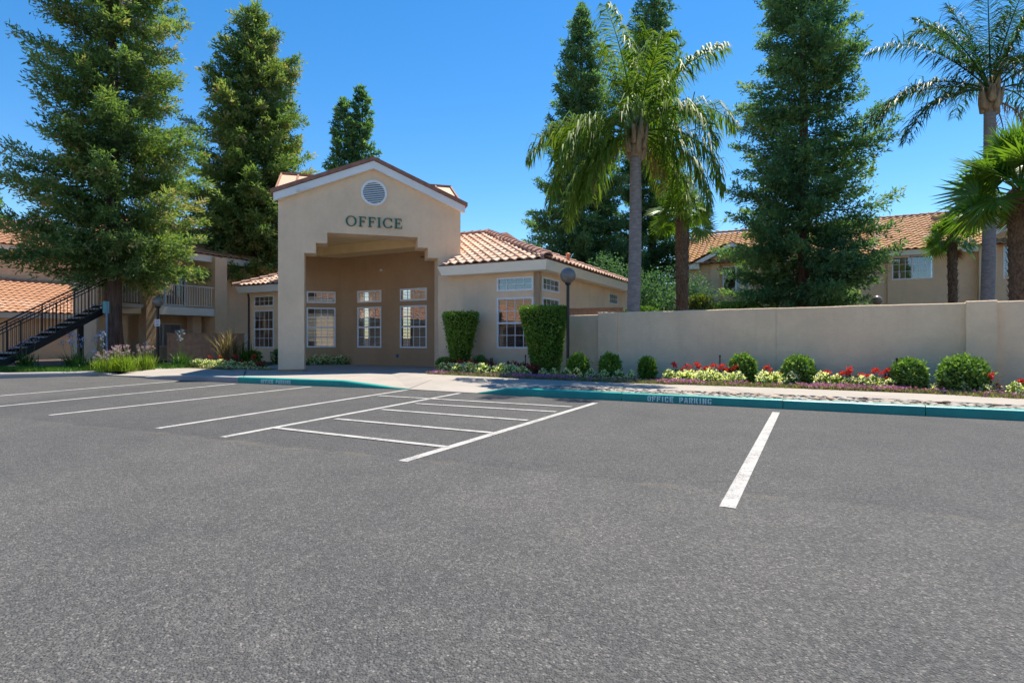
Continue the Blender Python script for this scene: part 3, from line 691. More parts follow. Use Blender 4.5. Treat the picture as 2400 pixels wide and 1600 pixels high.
rf.fextr(PF, [(ctr-2.98, 5.445), (ctr, 6.69), (ctr+2.98, 5.445), (ctr+2.98, 5.565), (ctr, 6.80), (ctr-2.98, 5.565)], -0.21, 0.75)
prf = rf.build('portal_roof', M['rake'], off_b)
rf = MB(); P = PF.p
rp = [(0.30, 5.60), (2.4, 6.72), (4.5, 5.60)]
rf.poly([P(-0.10, b, z) for b, z in rp][::-1]); rf.poly([P(5.67, b, z) for b, z in rp])
for i in range(2): rf.quad(P(-0.10, rp[i][0], rp[i][1]), P(5.67, rp[i][0], rp[i][1]), P(5.67, rp[i+1][0], rp[i+1][1]), P(-0.10, rp[i+1][0], rp[i+1][1]))
cr = rf.build('cross_roof', M['metalroof'], off_b)
m = MB()
for a in (-0.12, 0.42, 5.12, 5.69): m.bar(P(a, 0.28, 5.62), P(a, 2.4, 6.75), 0.05, 0.05)
m.bar(P(-0.14, 2.4, 6.75), P(5.71, 2.4, 6.75), 0.10, 0.06); m.build('roof_batten', M['rake'], cr)
# round louvred gable vent
vc = PF.p(2.80, -0.03, 5.70); vent = MB(); N = 32
for i in range(N):
    t0 = 2*math.pi*i/N; t1 = 2*math.pi*(i+1)/N
    def q(r, t, b): return vc+PF.ax*(r*math.cos(t))+Vector((0, 0, r*math.sin(t)))+PF.bx*b
    vent.quad(q(0.335, t0, -0.03), q(0.405, t0, -0.025), q(0.405, t1, -0.025), q(0.335, t1, -0.03)); vent.quad(q(0.405, t0, -0.025), q(0.405, t0, 0.03), q(0.405, t1, 0.03), q(0.405, t1, -0.025))
    vent.quad(q(0.335, t0, 0.03), q(0.335, t0, -0.03), q(0.335, t1, -0.03), q(0.335, t1, 0.03))
ve = vent.build('gable_vent', M['trim'], off_b)
MB().poly([q(0.34, 2*math.pi*i/N, 0.026) for i in range(N)]).build('vent_back', M['dark'], ve)
for j in range(11):
    zz = -0.29+j*0.058; hw = math.sqrt(max(0, 0.335**2-zz*zz))
    m = MB(); m.hexa([vc+PF.ax*(-hw)+Vector((0, 0, zz-0.016))+PF.bx*-0.02, vc+PF.ax*hw+Vector((0, 0, zz-0.016))+PF.bx*-0.02, vc+PF.ax*hw+Vector((0, 0, zz+0.022))+PF.bx*0.02, vc+PF.ax*(-hw)+Vector((0, 0, zz+0.022))+PF.bx*0.02,
                      vc+PF.ax*(-hw)+Vector((0, 0, zz-0.008))+PF.bx*-0.02, vc+PF.ax*hw+Vector((0, 0, zz-0.008))+PF.bx*-0.02, vc+PF.ax*hw+Vector((0, 0, zz+0.03))+PF.bx*0.02, vc+PF.ax*(-hw)+Vector((0, 0, zz+0.03))+PF.bx*0.02])
    m.build('louvre', M['trim'], ve)
# porch ceiling with a boxed beam along the back walls
m = MB(); pts = [PF.p(0.3, 0.77, 4.60), PF.p(5.27, 0.77, 4.60), RB.p(5.2, 0.2, 4.60), RB.p(0, 0.2, 4.60), LK.p(0.05, 0.2, 4.60)]
m.poly(pts[::-1]); m.poly([p+Vector((0, 0, 0.1)) for p in pts]); m.build('porch_ceiling', M['soffit'], off_b)
m = MB(); m.fbox(RB, -0.35, 5.0, -0.85, 0.0, 4.26, 4.595); m.fbox(LK, 0.05, 2.2, -0.55, 0.0, 4.265, 4.59); m.build('porch_beam', M['soffit'], off_b)
# porch back walls
ops = [(0.84, 2.01, 2.49, 2.94), (0.84, 2.01, 0.79, 2.32), (2.89, 4.09, 2.49, 2.94), (2.89, 4.09, 0.79, 2.32)]
wall(RB, 0, 5.2, 0.05, 5.2, 0.18, ops).build('porch_wall', M['stucco_brown'], off_b)
for a0, a1 in ((0.84, 2.01), (2.89, 4.09)):
    window(off_b, RB, a0, a1, 2.49, 2.94, 4, 2); window(off_b, RB, a0, a1, 0.79, 2.32, 4, 4, hung=True)
ops = [(0.96, 2.02, 2.49, 2.94), (0.96, 2.02, 0.79, 2.32)]
wall(LK, 0, 2.23, 0.05, 5.2, 0.18, ops).build('porch_wall', M['stucco_brown'], off_b)
window(off_b, LK, 0.96, 2.02, 2.49, 2.94, 4, 2); window(off_b, LK, 0.96, 2.02, 0.79, 2.32, 4, 4, hung=True)
m = MB(); m.quad(LK.p(0, 0, 0.05), LK.p(0.0, 3.2, 0.05), LK.p(0.0, 3.2, 5.2), LK.p(0, 0, 5.2)); m.build('hidden_return', M['stucco_brown'], off_b)
m = MB(); c = RB.p(2.02, -0.03, 3.68); m.lathe(c+Vector((0, 0, -0.05)), [(0.03, 0), (0.055, 0.015), (0.06, 0.05), (0.03, 0.09)], 12); m.bar(c, c+RB.bx*0.06, 0.05, 0.05); m.build('flood_light', M['white_box'], off_b)
m = MB(); m.fbox(RB, 2.74, 2.81, -0.05, 0, 0.44, 0.56); m.build('outlet_cover', M['blue_cap'], off_b)
m = MB(); m.fbox(RB, 4.50, 4.68, -0.03, 0, 1.38, 1.60); m.build('wall_plaque', M['sign_white'], off_b)
# right wing walls
ops = [(-1.43, -0.19, 2.57, 2.99), (-1.43, -0.19, 0.83, 2.38)]
m = wall(WF, -3.62, 0, 0.05, 3.2, 0.18, ops)
SW = Frame(WF.p(0, 0, 0).x, WF.p(0, 0, 0).y, DEG+90)     # side wall, a = depth
ops2 = [(0.21, 1.50, 2.57, 2.99), (0.21, 1.50, 0.83, 2.38), (6.6, 7.75, 2.52, 2.97)]
wall(SW, 0.0, 8.4, 0.05, 3.2, 0.18, ops2, mb=m)
m.quad(WF.p(-3.62, 0, 0.05), WF.p(-3.62, 2.2, 0.05), WF.p(-3.62, 2.2, 3.2), WF.p(-3.62, 0, 3.2))
m.quad(WF.p(0, 8.4, 0.05), WF.p(-6, 8.4, 0.05), WF.p(-6, 8.4, 3.2), WF.p(0, 8.4, 3.2)); m.build('wing_wall', M['stucco'], off_b)
window(off_b, WF, -1.43, -0.19, 2.57, 2.99, 4, 2); window(off_b, WF, -1.43, -0.19, 0.83, 2.38, 4, 4, hung=True)
for zz, rr, hh in (((2.57, 2.99), 2, False), ((0.83, 2.38), 4, True)): window(off_b, SW, 0.21, 1.50, zz[0], zz[1], 4, rr, hung=hh)
window(off_b, SW, 6.6, 7.75, 2.52, 2.97, 4, 2)
# right wing eaves: raked fascia, soffit, roof
EZ = 3.40; OV = 0.45; AL = -3.34; BK = 8.85
def eave(F, path_o, name):
    pass
m = MB(); P = WF.p
m.quad(P(AL+0.1, -OV+0.09, EZ-0.28), P(OV-0.09, -OV+0.09, EZ-0.28), P(OV, -OV, EZ), P(AL, -OV, EZ)); m.quad(P(OV-0.09, -OV+0.09, EZ-0.28), P(OV-0.09, BK, EZ-0.28), P(OV, BK, EZ), P(OV, -OV, EZ))
m.quad(P(AL, -OV, EZ), P(AL, 0.3, EZ), P(AL+0.1, 0.3, EZ-0.28), P(AL+0.1, -OV+0.09, EZ-0.28))
m.quad(P(OV, BK, EZ), P(OV-0.09, BK, EZ-0.28), P(-4, BK, EZ-0.28), P(-4, BK, EZ))
m.build('fascia', M['eave'], off_b)
m = MB(); m.quad(P(AL+0.1, -OV+0.09, EZ-0.275), P(AL+0.1, 0.0, EZ-0.275), P(OV-0.09, 0.0, EZ-0.275), P(OV-0.09, -OV+0.09, EZ-0.275)); m.quad(P(0, 0, EZ-0.275), P(0, BK, EZ-0.275), P(OV-0.09, BK, EZ-0.275), P(OV-0.09, 0, EZ-0.275)); m.build('soffit', M['trim'], off_b)
PITCH = 0.40; hw = 4.65; RZ = EZ+hw*PITCH
apex = P(OV-hw, -OV+hw, RZ); c1 = P(OV, -OV, EZ); c2 = P(OV, BK, EZ); ridge_l = P(OV-hw-6, -OV+hw, RZ); c0 = P(OV-hw-6, -OV, EZ); c3 = P(OV-hw-6, BK, EZ)
rl = P(AL, -OV, EZ+0.0)
m = MB(); ar = AL
m.poly([P(AL, -OV, EZ), c1, apex, P(AL, -OV+hw, RZ)]); m.poly([c1, c2, apex]); m.poly([P(-4.6, -OV+1.2, EZ+1.2*PITCH), P(AL, -OV+1.2, EZ+1.2*PITCH), P(AL, -OV+hw, RZ), ridge_l]); m.poly([c2, c3, ridge_l, apex])
wr = m.build('wing_roof', M['ridge'], off_b)
sl = math.sqrt(1+PITCH*PITCH)
upF = (WF.bx+Vector((0, 0, PITCH))); upS = (-WF.ax+Vector((0, 0, PITCH)))
def portal_free(c):
    a, b = PF.loc(c); return not (a < 5.62 and b > -0.06)
# front slope: nearest pieces as single tiles
tile_slope(wr, P(-6.2, -OV, EZ+0.012), WF.ax, upF, lambda a, b, c: portal_free(c) and (WF.loc(c)[0] > AL or b > 1.0) and (OV-WF.loc(c)[0]) > (WF.loc(c)[1]+OV)-0.04 and b/sl < hw, 23, 14, M['tile'], True, 300)
tile_slope(wr, P(OV, -OV, EZ+0.012), WF.bx, upS, lambda a, b, c: b/sl < min(a, BK+OV-a)+0.03, 31, 14, M['tile'], False)
ridge_caps(wr, c1, apex, M['ridge'], 0.15, 0.36, 0.07); ridge_caps(wr, c2, apex, M['ridge'], 0.14, 0.36, 0.07); ridge_caps(wr, apex, ridge_l, M['ridge'], 0.14, 0.36, 0.07)
m = MB(); pp = P(OV-0.75, 3.0, EZ+0.75*PITCH); m.tube([pp, pp+Vector((0, 0, 0.33))], 0.06, 10); m.lathe(pp+Vector((0, 0, 0.30)), [(0.085, 0), (0.085, 0.05), (0.02, 0.09)], 10); m.build('roof_vent_pipe', M['copper'], wr)
# left wing
P = LW.p; ops = [(0.217, 1.47, 2.52, 2.99), (0.217, 1.47, 0.72, 2.36)]
m = wall(LW, 0, 4.15, 0.05, 3.2, 0.18, ops); m.quad(P(0, 0, 0.05), P(0, 6, 0.05), P(0, 6, 3.2), P(0, 0, 3.2)); m.build('wing_wall', M['stucco'], off_b)
window(off_b, LW, 0.217, 1.47, 2.52, 2.99, 4, 2); window(off_b, LW, 0.217, 1.47, 0.72, 2.36, 4, 4, hung=True)
m = MB(); m.quad(P(-OV+0.09, -OV+0.09, EZ-0.28), P(4.2, -OV+0.09, EZ-0.28), P(4.2, -OV, EZ), P(-OV, -OV, EZ)); m.quad(P(-OV, -OV, EZ), P(-OV, 6, EZ), P(-OV+0.09, 6, EZ-0.28), P(-OV+0.09, -OV+0.09, EZ-0.28)); m.build('fascia', M['trim'], off_b)
m = MB(); m.quad(P(-OV+0.09, -OV+0.09, EZ-0.275), P(-OV+0.09, 0, EZ-0.275), P(4.2, 0, EZ-0.275), P(4.2, -OV+0.09, EZ-0.275)); m.quad(P(-OV+0.09, 0, EZ-0.275), P(-OV+0.09, 6, EZ-0.275), P(0, 6, EZ-0.275), P(0, 0, EZ-0.275)); m.build('soffit', M['trim'], off_b)
hl = 2.6; ap = P(-OV+hl, -OV+hl, EZ+hl*PITCH)
m = MB(); m.poly([P(-OV, -OV, EZ), P(4.2, -OV, EZ), P(4.2, -OV+hl, EZ+hl*PITCH), ap]); m.poly([P(-OV, 4.75, EZ), P(-OV, -OV, EZ), ap]); m.poly([P(4.2, 4.75, EZ), P(-OV, 4.75, EZ), ap, P(4.2, -OV+hl, EZ+hl*PITCH)])
lr = m.build('wing_roof', M['ridge'], off_b)
upL = LW.bx+Vector((0, 0, PITCH))
tile_slope(lr, P(-OV, -OV, EZ+0.012), LW.ax, upL, lambda a, b, c: b/sl < min(a, hl)-0.02 and a < 3.4, 16, 8, M['tile'], True, 200)
ridge_caps(lr, P(-OV, -OV, EZ), ap, M['ridge'], 0.14, 0.36, 0.07)
m = MB(); m.tube([P(-0.06, -0.10, 3.1), P(-0.06, -0.06, 2.9), P(-0.06, -0.06, 0.2)], 0.045, 8); m.build('downpipe', M['gutter'], off_b)
# white bracket at the back of the right wing
m = MB(); p0 = SW.p(8.45, -0.1, 2.2); m.tube([p0, p0+Vector((0.25, 0.2, 0.35)), p0+Vector((0.5, 0.35, 0.55))], 0.05, 8); m.fbox(SW, 8.4, 8.5, -0.25, 0.0, 0.1, 3.1); m.build('porch_bracket', M['cream'], off_b)
# security cameras on the rake board
for a, b_ in ((0.62, -0.20), (0.78, -0.20)):
    m = MB(); z = 5.335+a*0.427; p = PF.p(a, b_, z); m.tube([p, p-PF.bx*0.02-PF.ax*0.09-Vector((0, 0, 0.03))] if a < 0.7 else [p, p-PF.bx*0.10-Vector((0, 0, 0.03))], [0.035, 0.04], 10); m.tube([p+PF.bx*0.03, p], 0.03, 8)
    m.build('security_camera', M['white_box'], off_b)

# OFFICE letters: serif capitals, each a solid letter
def serif_glyph(ch, h):
    P = []; th = 0.16*h; tn = 0.07*h; s = 0.05*h
    def r(x0, y0, x1, y1): P.append([(x0, y0), (x1, y0), (x1, y1), (x0, y1)])
    def ring(a0, a1, cx, rx, n=26, taper=False):
        for i in range(n):
            t0 = a0+(a1-a0)*i/n; t1 = a0+(a1-a0)*(i+1)/n
            def w(t): return tn+(th*1.02-tn)*abs(math.cos(t))**1.4
            pts = []
            for t, inn in ((t0, 0), (t1, 0), (t1, 1), (t0, 1)):
                k = w(t) if inn else 0
                pts.append((cx+(rx-k)*math.cos(t), h/2+(h*0.52-k*(0.9))*math.sin(t)))
            P.append(pts)
    if ch == 'O': ring(0, 2*math.pi, 0.50*h, 0.50*h, 40); return P, 1.0*h
    if ch == 'C':
        ring(math.radians(38), math.radians(322), 0.48*h, 0.48*h, 34); r(0.80*h, 0.66*h, 0.86*h, 0.99*h); r(0.82*h, 0.06*h, 0.86*h, 0.28*h); return P, 0.90*h
    if ch == 'I': r(0.09*h, s, 0.09*h+th, h-s); r(0, 0, th+0.18*h, s); r(0, h-s, th+0.18*h, h); return P, th+0.18*h
    r(0.09*h, s, 0.09*h+th, h-s); r(0, h-s, 0.09*h+th, h); r(0.09*h+th, h-tn, 0.66*h, h); P.append([(0.62*h, h-tn), (0.60*h, h-tn), (0.655*h, h-0.26*h), (0.69*h, h-0.26*h), (0.66*h, h-tn)])
    r(0.09*h+th, 0.50*h, 0.48*h, 0.50*h+tn); r(0.48*h, 0.40*h, 0.52*h, 0.66*h)
    if ch == 'F': r(0, 0, th+0.20*h, s); return P, 0.68*h
    r(0, 0, 0.09*h+th, s); r(0.09*h+th, 0, 0.70*h, tn); P.append([(0.64*h, tn), (0.70*h, tn), (0.74*h, 0.28*h), (0.70*h, 0.28*h)]); return P, 0.72*h
sg = empty('office_sign', PF.p(2.8, -0.02, 4.7)); tag(sg, 'dark green raised serif capitals reading OFFICE above the entrance', 'sign')
H = 0.31; x = 0; gl = []
for ch in 'OFFICE':
    g_, w_ = serif_glyph(ch, H); gl.append((x, g_)); x += w_+0.055
k = 1.72/(x-0.055)
for x0, g_ in gl:
    m = MB()
    for pl in g_: m.fextr(PF, [(1.945+(x0+px)*k, 4.625+py) for px, py in pl], -0.045, -0.006)
    m.build('letter', M['green_sign'], sg)

# ------------------------------------------------------------------ boundary wall
BWF = Frame(1.217, 16.30, -34.82)
bw = empty('boundary_wall', BWF.p(6, 0, 0.1)); tag(bw, 'long tan stucco boundary wall behind the flower border', 'wall')
def rough_wall(a0, a1, b0, b1, z0, z1, n, name, seed, jit=0.006):
    rg = random.Random(seed); m = MB()
    for i in range(n):
        pass
    A = [a0+(a1-a0)*i/n for i in range(n+1)]; top = [z1+rg.uniform(-jit, jit) for _ in A]; r = 0.018
    for i in range(n):
        P = BWF.p
        prof0 = [(b0, z0), (b0, top[i]-r), (b0+r, top[i]), (b1-r, top[i]), (b1, top[i]-r), (b1, z0)]; prof1 = [(b0, z0), (b0, top[i+1]-r), (b0+r, top[i+1]), (b1-r, top[i+1]), (b1, top[i+1]-r), (b1, z0)]
        for j in range(5): m.quad(P(A[i], *prof0[j]), P(A[i+1], *prof1[j]), P(A[i+1], *prof1[j+1]), P(A[i], *prof0[j+1]))
    for i in (0, n): m.poly([BWF.p(A[i], b, z) for b, z in [(b0, z0), (b0, top[i]-r), (b0+r, top[i]), (b1-r, top[i]), (b1, top[i]-r), (b1, z0)]])
    return m.build(name, M['stucco_wall'], bw)
rough_wall(0.0, 1.43, 0.06, 0.22, 0.05, 1.80, 6, 'wall_panel', 1)
rough_wall(1.43, 1.98, -0.06, 0.30, 0.05, 1.853, 3, 'pilaster', 2)
rough_wall(1.98, 5.9, 0.0, 0.20, 0.05, 1.845, 14, 'wall_panel', 3)
rough_wall(5.905, 9.30, 0.0, 0.20, 0.05, 1.845, 14, 'wall_panel', 4)
rough_wall(9.30, 9.76, -0.12, 0.32, 0.05, 1.865, 3, 'pilaster', 5)
rough_wall(9.76, 17.0, 0.0, 0.20, 0.05, 1.85, 14, 'wall_panel', 6)

# ------------------------------------------------------------------ wood fences
def fence(name, label, F, a0, a1, b, z0, z1, mat, bw_=0.145, cap=True, posts=()):
    t = empty(name, F.p((a0+a1)/2, b, z0)); tag(t, label, 'fence'); rg = random.Random(int(a1*77))
    a = a0
    while a < a1-0.02:
        e = min(a+bw_-0.006, a1); MB().fbox(F, a, e, b+rg.uniform(-0.004, 0.004), b+0.02, z0, z1-rg.uniform(0, 0.008)).build('board', mat, t); a += bw_
    if cap: MB().fbox(F, a0-0.02, a1+0.02, b-0.05, b+0.07, z1, z1+0.04).build('cap_rail', mat, t)
    for p in posts: MB().fbox(F, p-0.045, p+0.045, b-0.05, b-0.006, z0, z1-0.01).build('post', mat, t)
    return t
fence('wood_fence', 'brown board fence between the office side wall and the boundary wall', Frame(1.55, 17.35, -21), 0.0, 1.85, 0, 0.1, 2.02, M['brown_wood'])
fence('wood_fence', 'tan board patio fence below the apartment balcony', Frame(LB.p(0.30, -0.75, 0).x, LB.p(0.30, -0.75, 0).y, 40), 0.0, 3.0, 0, 0.05, 1.32, M['patio_wood'], posts=(0.15, 1.75))

# ------------------------------------------------------------------ left apartment block
la = empty('apartment_building', LB.p(0, 2, 0.1)); tag(la, 'two storey tan apartment block with balcony behind the left redwood', 'building')
P = LB.p
m = MB(); wall(LB, -1.15, 5.2, 0.05, 5.0, 0.2, [(0.6, 2.3, 0.75, 1.82), (0.6, 2.5, 2.6, 4.4)], mb=m, b=1.5); m.quad(P(-1.15, 1.5, 0.05), P(-1.15, 3.6, 0.05), P(-1.15, 3.6, 5.0), P(-1.15, 1.5, 5.0)); m.build('wall', M['stucco_far'], la)
window(la, LB, 0.6, 2.3, 0.75, 1.82, 2, 1, slider=True, blind='vertical', b=1.5, grid=False)
window(la, LB, 0.6, 2.5, 2.6, 4.4, 2, 1, slider=True, blind='vertical', b=1.5, grid=False, bmat=M['blind'])
MB().fbox(LB, -0.29, 0.25, -0.30, 0.24, 0.05, 4.75).build('column', M['stucco_rough'], la)
MB().fbox(LB, 2.2, 2.62, 0.5, 0.92, 0.05, 2.14).build('column', M['stucco_far'], la)
MB().fbox(LB, 2.9, 3.5, -0.1, 1.49, 0.05, 4.9).build('wall_return', M['stucco_far'], la)
MB().fbox(LB, 3.52, 8.0, 0.6, 1.49, 0.05, 4.9).build('wall_bay', M['stucco_far'], la)
MB().fbox(LB, -0.9, -0.31, 1.0, 1.48, 0.05, 2.1).build('wall_return', M['stucco_far'], la)
MB().fbox(LB, 0.27, 2.88, -0.08, 1.48, 2.16, 2.50).build('balcony_deck', M['cream'], la)
MB().fbox(LB, -1.5, -0.31, 0.02, 1.47, 2.16, 2.50).build('balcony_deck', M['cream'], la)
MB().fbox(LB, 3.6, 3.66, 0.55, 0.60, 2.3, 2.34).build('wall_trim', M['cream'], la)
for a0, a1, b0, mat, z in ((0.30, 2.86, -0.04, M['cream'], 2.5), (-1.0, -0.33, 0.06, M['black'], 2.5)):
    rl_ = empty('railing', (0, 0, 0), la); rl_.location = P(a0, b0, z)-world_off(la)
    MB().fbox(LB, a0, a1, b0-0.02, b0+0.02, z+0.95, z+0.99).build('top_rail', mat, rl_); MB().fbox(LB, a0, a1, b0-0.02, b0+0.02, z+0.08, z+0.11).build('bottom_rail', mat, rl_)
    a = a0+0.04
    while a < a1-0.02: MB().fbox(LB, a-0.012, a+0.012, b0-0.012, b0+0.012, z+0.11, z+0.95).build('baluster', mat, rl_); a += 0.115
MB().fbox(LB, -1.1, -0.5, 1.30, 1.49, 2.5, 4.5).build('door', M['stucco_brown'], la)
MB().fbox(LB, -1.3, 8.1, 0.25, 1.45, 4.70, 4.95).build('soffit', M['cream'], la)
MB().fbox(LB, -1.4, 8.2, 0.15, 0.25, 4.68, 5.0).build('fascia', M['cream'], la)
m = MB(); m.quad(P(-1.4, 0.1, 4.98), P(8.2, 0.1, 4.98), P(8.2, 5.1, 7.1), P(-1.4, 5.1, 7.1)); lar = m.build('roof', M['rake'], la)
tile_slope(lar, P(-1.4, 0.1, 4.99), LB.ax, LB.bx*5+Vector((0, 0, 2.12)), lambda a, b, c: True, 32, 15, M['tile_left'], False)
MB().fbox(LB, 3.9, 4.5, -0.35, 0.35, 0.05, 1.35).build('utility_cabinet', M['cream'], la)

# lower building with the tile skirt roof on the far left and the little gable above it
GB = Frame(-25.0, 23.9, 57.0); P = GB.p
gb_ = empty('garage_building', P(3, 2, 0.1)); tag(gb_, 'low tile roofed apartment wing with a small gable behind the staircase', 'building')
m = MB(); wall(GB, -6, 12, 0.05, 2.35, 0.2, [], mb=m, b=0.5); m.build('wall', M['stucco_far'], gb_)
MB().fbox(GB, -6.1, 12, -0.02, 0.05, 2.10, 2.36).build('fascia', M['cream'], gb_)
MB().fbox(GB, -6.1, 12, 0.06, 0.5, 2.12, 2.16).build('soffit', M['cream'], gb_)
m = MB(); m.quad(P(-6.1, -0.03, 2.34), P(12, -0.03, 2.34), P(12, 4.4, 4.3), P(-6.1, 4.4, 4.3)); r_ = m.build('skirt_roof', M['rake'], gb_)
tile_slope(r_, P(-6.1, -0.03, 2.35), GB.ax, GB.bx*4.43+Vector((0, 0, 1.96)), lambda a, b, c: True, 60, 13, M['tile_left'], True, 300)
m = MB(); wall(GB, -6, 12, 4.0, 6.0, 0.2, [], mb=m, b=4.2); m.build('upper_wall', M['stucco_far'], gb_)
MB().fbox(GB, -6.1, 12, 3.75, 3.85, 5.72, 6.0).build('fascia', M['cream'], gb_)
m = MB(); m.quad(P(-6.1, 3.7, 5.98), P(12, 3.7, 5.98), P(12, 8.2, 8.0), P(-6.1, 8.2, 8.0)); r_ = m.build('roof', M['rake'], gb_)
tile_slope(r_, P(-6.1, 3.7, 5.99), GB.ax, GB.bx*4.5+Vector((0, 0, 2.02)), lambda a, b, c: True, 60, 13, M['tile_left'], False)
GG = Frame(-28.6, 31.6, 20.0); P = GG.p      # gable dormer facing the lot
m = MB(); m.fextr(GG, [(0, 5.2), (3.2, 5.2), (3.2, 6.9), (1.6, 7.75), (0, 6.9)], 0.5, 4.0); m.build('gable_wall', M['stucco_far'], gb_)
for s in (-1, 1):
    m = MB(); pts = [(1.6, 7.80), (1.6+s*2.0, 6.80), (1.6+s*2.0, 7.02), (1.6, 8.02)]
    m.fextr(GG, pts if s > 0 else pts[::-1], 0.05, 0.14); m.build('rake_board', M['trim'], gb_)
    m = MB(); X0 = P(1.6+s*2.05, 0, 7.02); m.quad(P(1.6+s*2.05, 0, 7.0), P(1.6+s*2.05, 4, 7.0), P(1.6, 4, 8.03), P(1.6, 0, 8.03)); rr_ = m.build('gable_roof', M['rake'], gb_)
    up = Vector(P(1.6, 0, 8.03))-Vector(P(1.6+s*2.05, 0, 7.0))
    tile_slope(rr_, P(1.6+s*2.05, 0 if s > 0 else 3.9, 7.02), GG.bx if s > 0 else -GG.bx, up, lambda a, b, c: True, 13, 6, M['tile_left'], False)
ridge_caps(rr_, P(1.6, 0, 8.03), P(1.6, 4, 8.03), M['ridge'], 0.14)

# ------------------------------------------------------------------ outside staircase
SF = Frame(-17.75, 19.05, 62.28); P = SF.p       # a runs up the flight, b to the left
stc = empty('staircase', P(0, -0.5, 0.12)); tag(stc, 'black steel outdoor staircase with open concrete treads at far left', 'staircase')
run, rise, N0 = 0.285, 0.178, -2
for i in range(N0, 12):
    MB().fbox(SF, i*run, i*run+0.30, -0.98, -0.05, 0.50+i*rise-0.055, 0.50+i*rise).build('tread', M['tread'], stc)
za = lambda a: 0.50+a/run*rise
for b in (-1.03, -0.02):
    MB().hexa([P(-0.55, b-0.03, za(-0.55)-0.36), P(3.4, b-0.03, za(3.4)-0.36), P(3.4, b+0.02, za(3.4)-0.36), P(-0.55, b+0.02, za(-0.55)-0.36), P(-0.55, b-0.03, za(-0.55)-0.10), P(3.4, b-0.03, za(3.4)-0.10), P(3.4, b+0.02, za(3.4)-0.10), P(-0.55, b+0.02, za(-0.55)-0.10)]).build('stringer', M['black'], stc)
    rl_ = empty('handrail', P(0, b, 1)-world_off(stc), stc)
    MB().bar(P(-0.55, b, za(-0.55)+0.92), P(3.3, b, za(3.3)+0.92), 0.045, 0.045).build('top_rail', M['black'], rl_)
    MB().bar(P(-0.55, b, za(-0.55)+0.80), P(3.3, b, za(3.3)+0.80), 0.03, 0.03).build('mid_rail', M['black'], rl_)
    for j in range(34):
        a = -0.50+j*0.113; w = 0.04 if j % 9 == 0 else 0.016
        MB().fbox(SF, a-w/2, a+w/2, b-w/2, b+w/2, za(a)-0.12, za(a)+(0.91 if j % 9 == 0 else 0.80)).build('baluster', M['black'], rl_)
MB().fbox(SF, 2.3, 2.45, -0.9, -0.75, 0.1, 1.75).build('support_post', M['black'], stc)
MB().fbox(SF, 3.41, 4.5, -1.0, 0.0, 2.36, 2.50).build('landing', M['tread'], stc)
m = MB()

# ------------------------------------------------------------------ right apartments
ra = empty('apartment_building', R2.p(2, 2, 0.1)); tag(ra, 'tan apartment block with lichen covered tile roof behind the right palms', 'building')
P = R2.p
m = MB(); wall(R2, 0, 3.36, 0.05, 5.2, 0.2, [(0.17, 1.76, 3.90, 5.0)], mb=m); m.quad(P(0, 0, 0.05), P(0, 8, 0.05), P(0, 8, 5.2), P(0, 0, 5.2)); m.build('wall', M['stucco_far'], ra)
window(ra, R2, 0.17, 1.76, 3.90, 5.0, 6, 3, slider=True)
m = MB(); wall(R2, 3.36, 4.0, 0.05, 5.4, 0.5, [], mb=m, b=-0.35); m.build('pilaster', M['stucco_far'], ra)
m = MB(); wall(R2, 4.0, 9.5, 0.05, 6.9, 0.2, [(4.25, 5.5, 3.75, 5.25)], mb=m, b=-0.05); m.build('wall', M['stucco_far'], ra)
window(ra, R2, 4.25, 5.5, 3.75, 5.25, 4, 4, b=-0.05, hung=True, bmat=M['dark'])
MB().fbox(R2, -0.55, 3.3, -0.52, -0.42, 4.98, 5.24).build('fascia', M['cream'], ra)
MB().fbox(R2, -0.5, 3.3, -0.41, 0.0, 5.0, 5.04).build('soffit', M['cream'], ra)
m = MB(); m.poly([P(-0.6, -0.55, 5.22), P(9.5, -0.55, 5.22), P(9.5, 4.2, 7.55), P(0.1, 4.2, 7.55)]); m.poly([P(-0.6, -0.55, 5.22), P(0.1, 4.2, 7.55), P(-0.6, 8.9, 5.22)]); r_ = m.build('roof', M['rake'], ra)
tile_slope(r_, P(-0.6, -0.55, 5.23), R2.ax, R2.bx*4.75+Vector((0, 0, 2.33)), lambda a, b, c: a > 0.14*b, 34, 15, M['tile_far'], True, 300)
ridge_caps(r_, P(0.1, 4.2, 7.55), P(9.5, 4.2, 7.55), M['ridge'], 0.13); ridge_caps(r_, P(-0.6, -0.55, 5.22), P(0.1, 4.2, 7.55), M['ridge'], 0.11)
MB().fbox(R2, 2.2, 2.75, 3.1, 3.4, 7.05, 7.30).build('roof_vent', M['ridge'], r_)
for s in (-1, 1):
    ctr = 6.4; pts = [(ctr, 6.90), (ctr+s*2.55, 5.62), (ctr+s*2.55, 5.84), (ctr, 7.12)]
    m = MB(); m.fextr(R2, pts if s > 0 else pts[::-1], -0.55, -0.45); m.build('rake_board', M['trim'], ra)
    m = MB(); m.quad(P(ctr+s*2.6, -0.6, 5.84), P(ctr+s*2.6, 3.5, 5.84), P(ctr, 3.5, 7.16), P(ctr, -0.6, 7.16)); gr = m.build('gable_roof', M['rake'], ra)
    tile_slope(gr, P(ctr+s*2.6, -0.6 if s > 0 else 3.4, 5.86), R2.bx if s > 0 else -R2.bx, Vector(P(ctr, 0, 7.16))-Vector(P(ctr+s*2.6, 0, 5.84)), lambda a, b, c: True, 13, 7, M['tile_far'], False)
rm = empty('apartment_building', R1.p(2, 2, 0.1)); tag(rm, 'tan apartment block with gabled bay behind the middle redwood', 'building')
P = R1.p
m = MB(); wall(R1, -0.6, 0.75, 0.05, 5.15, 0.3, [], mb=m, b=0.0); m.build('wall', M['stucco_far'], rm)
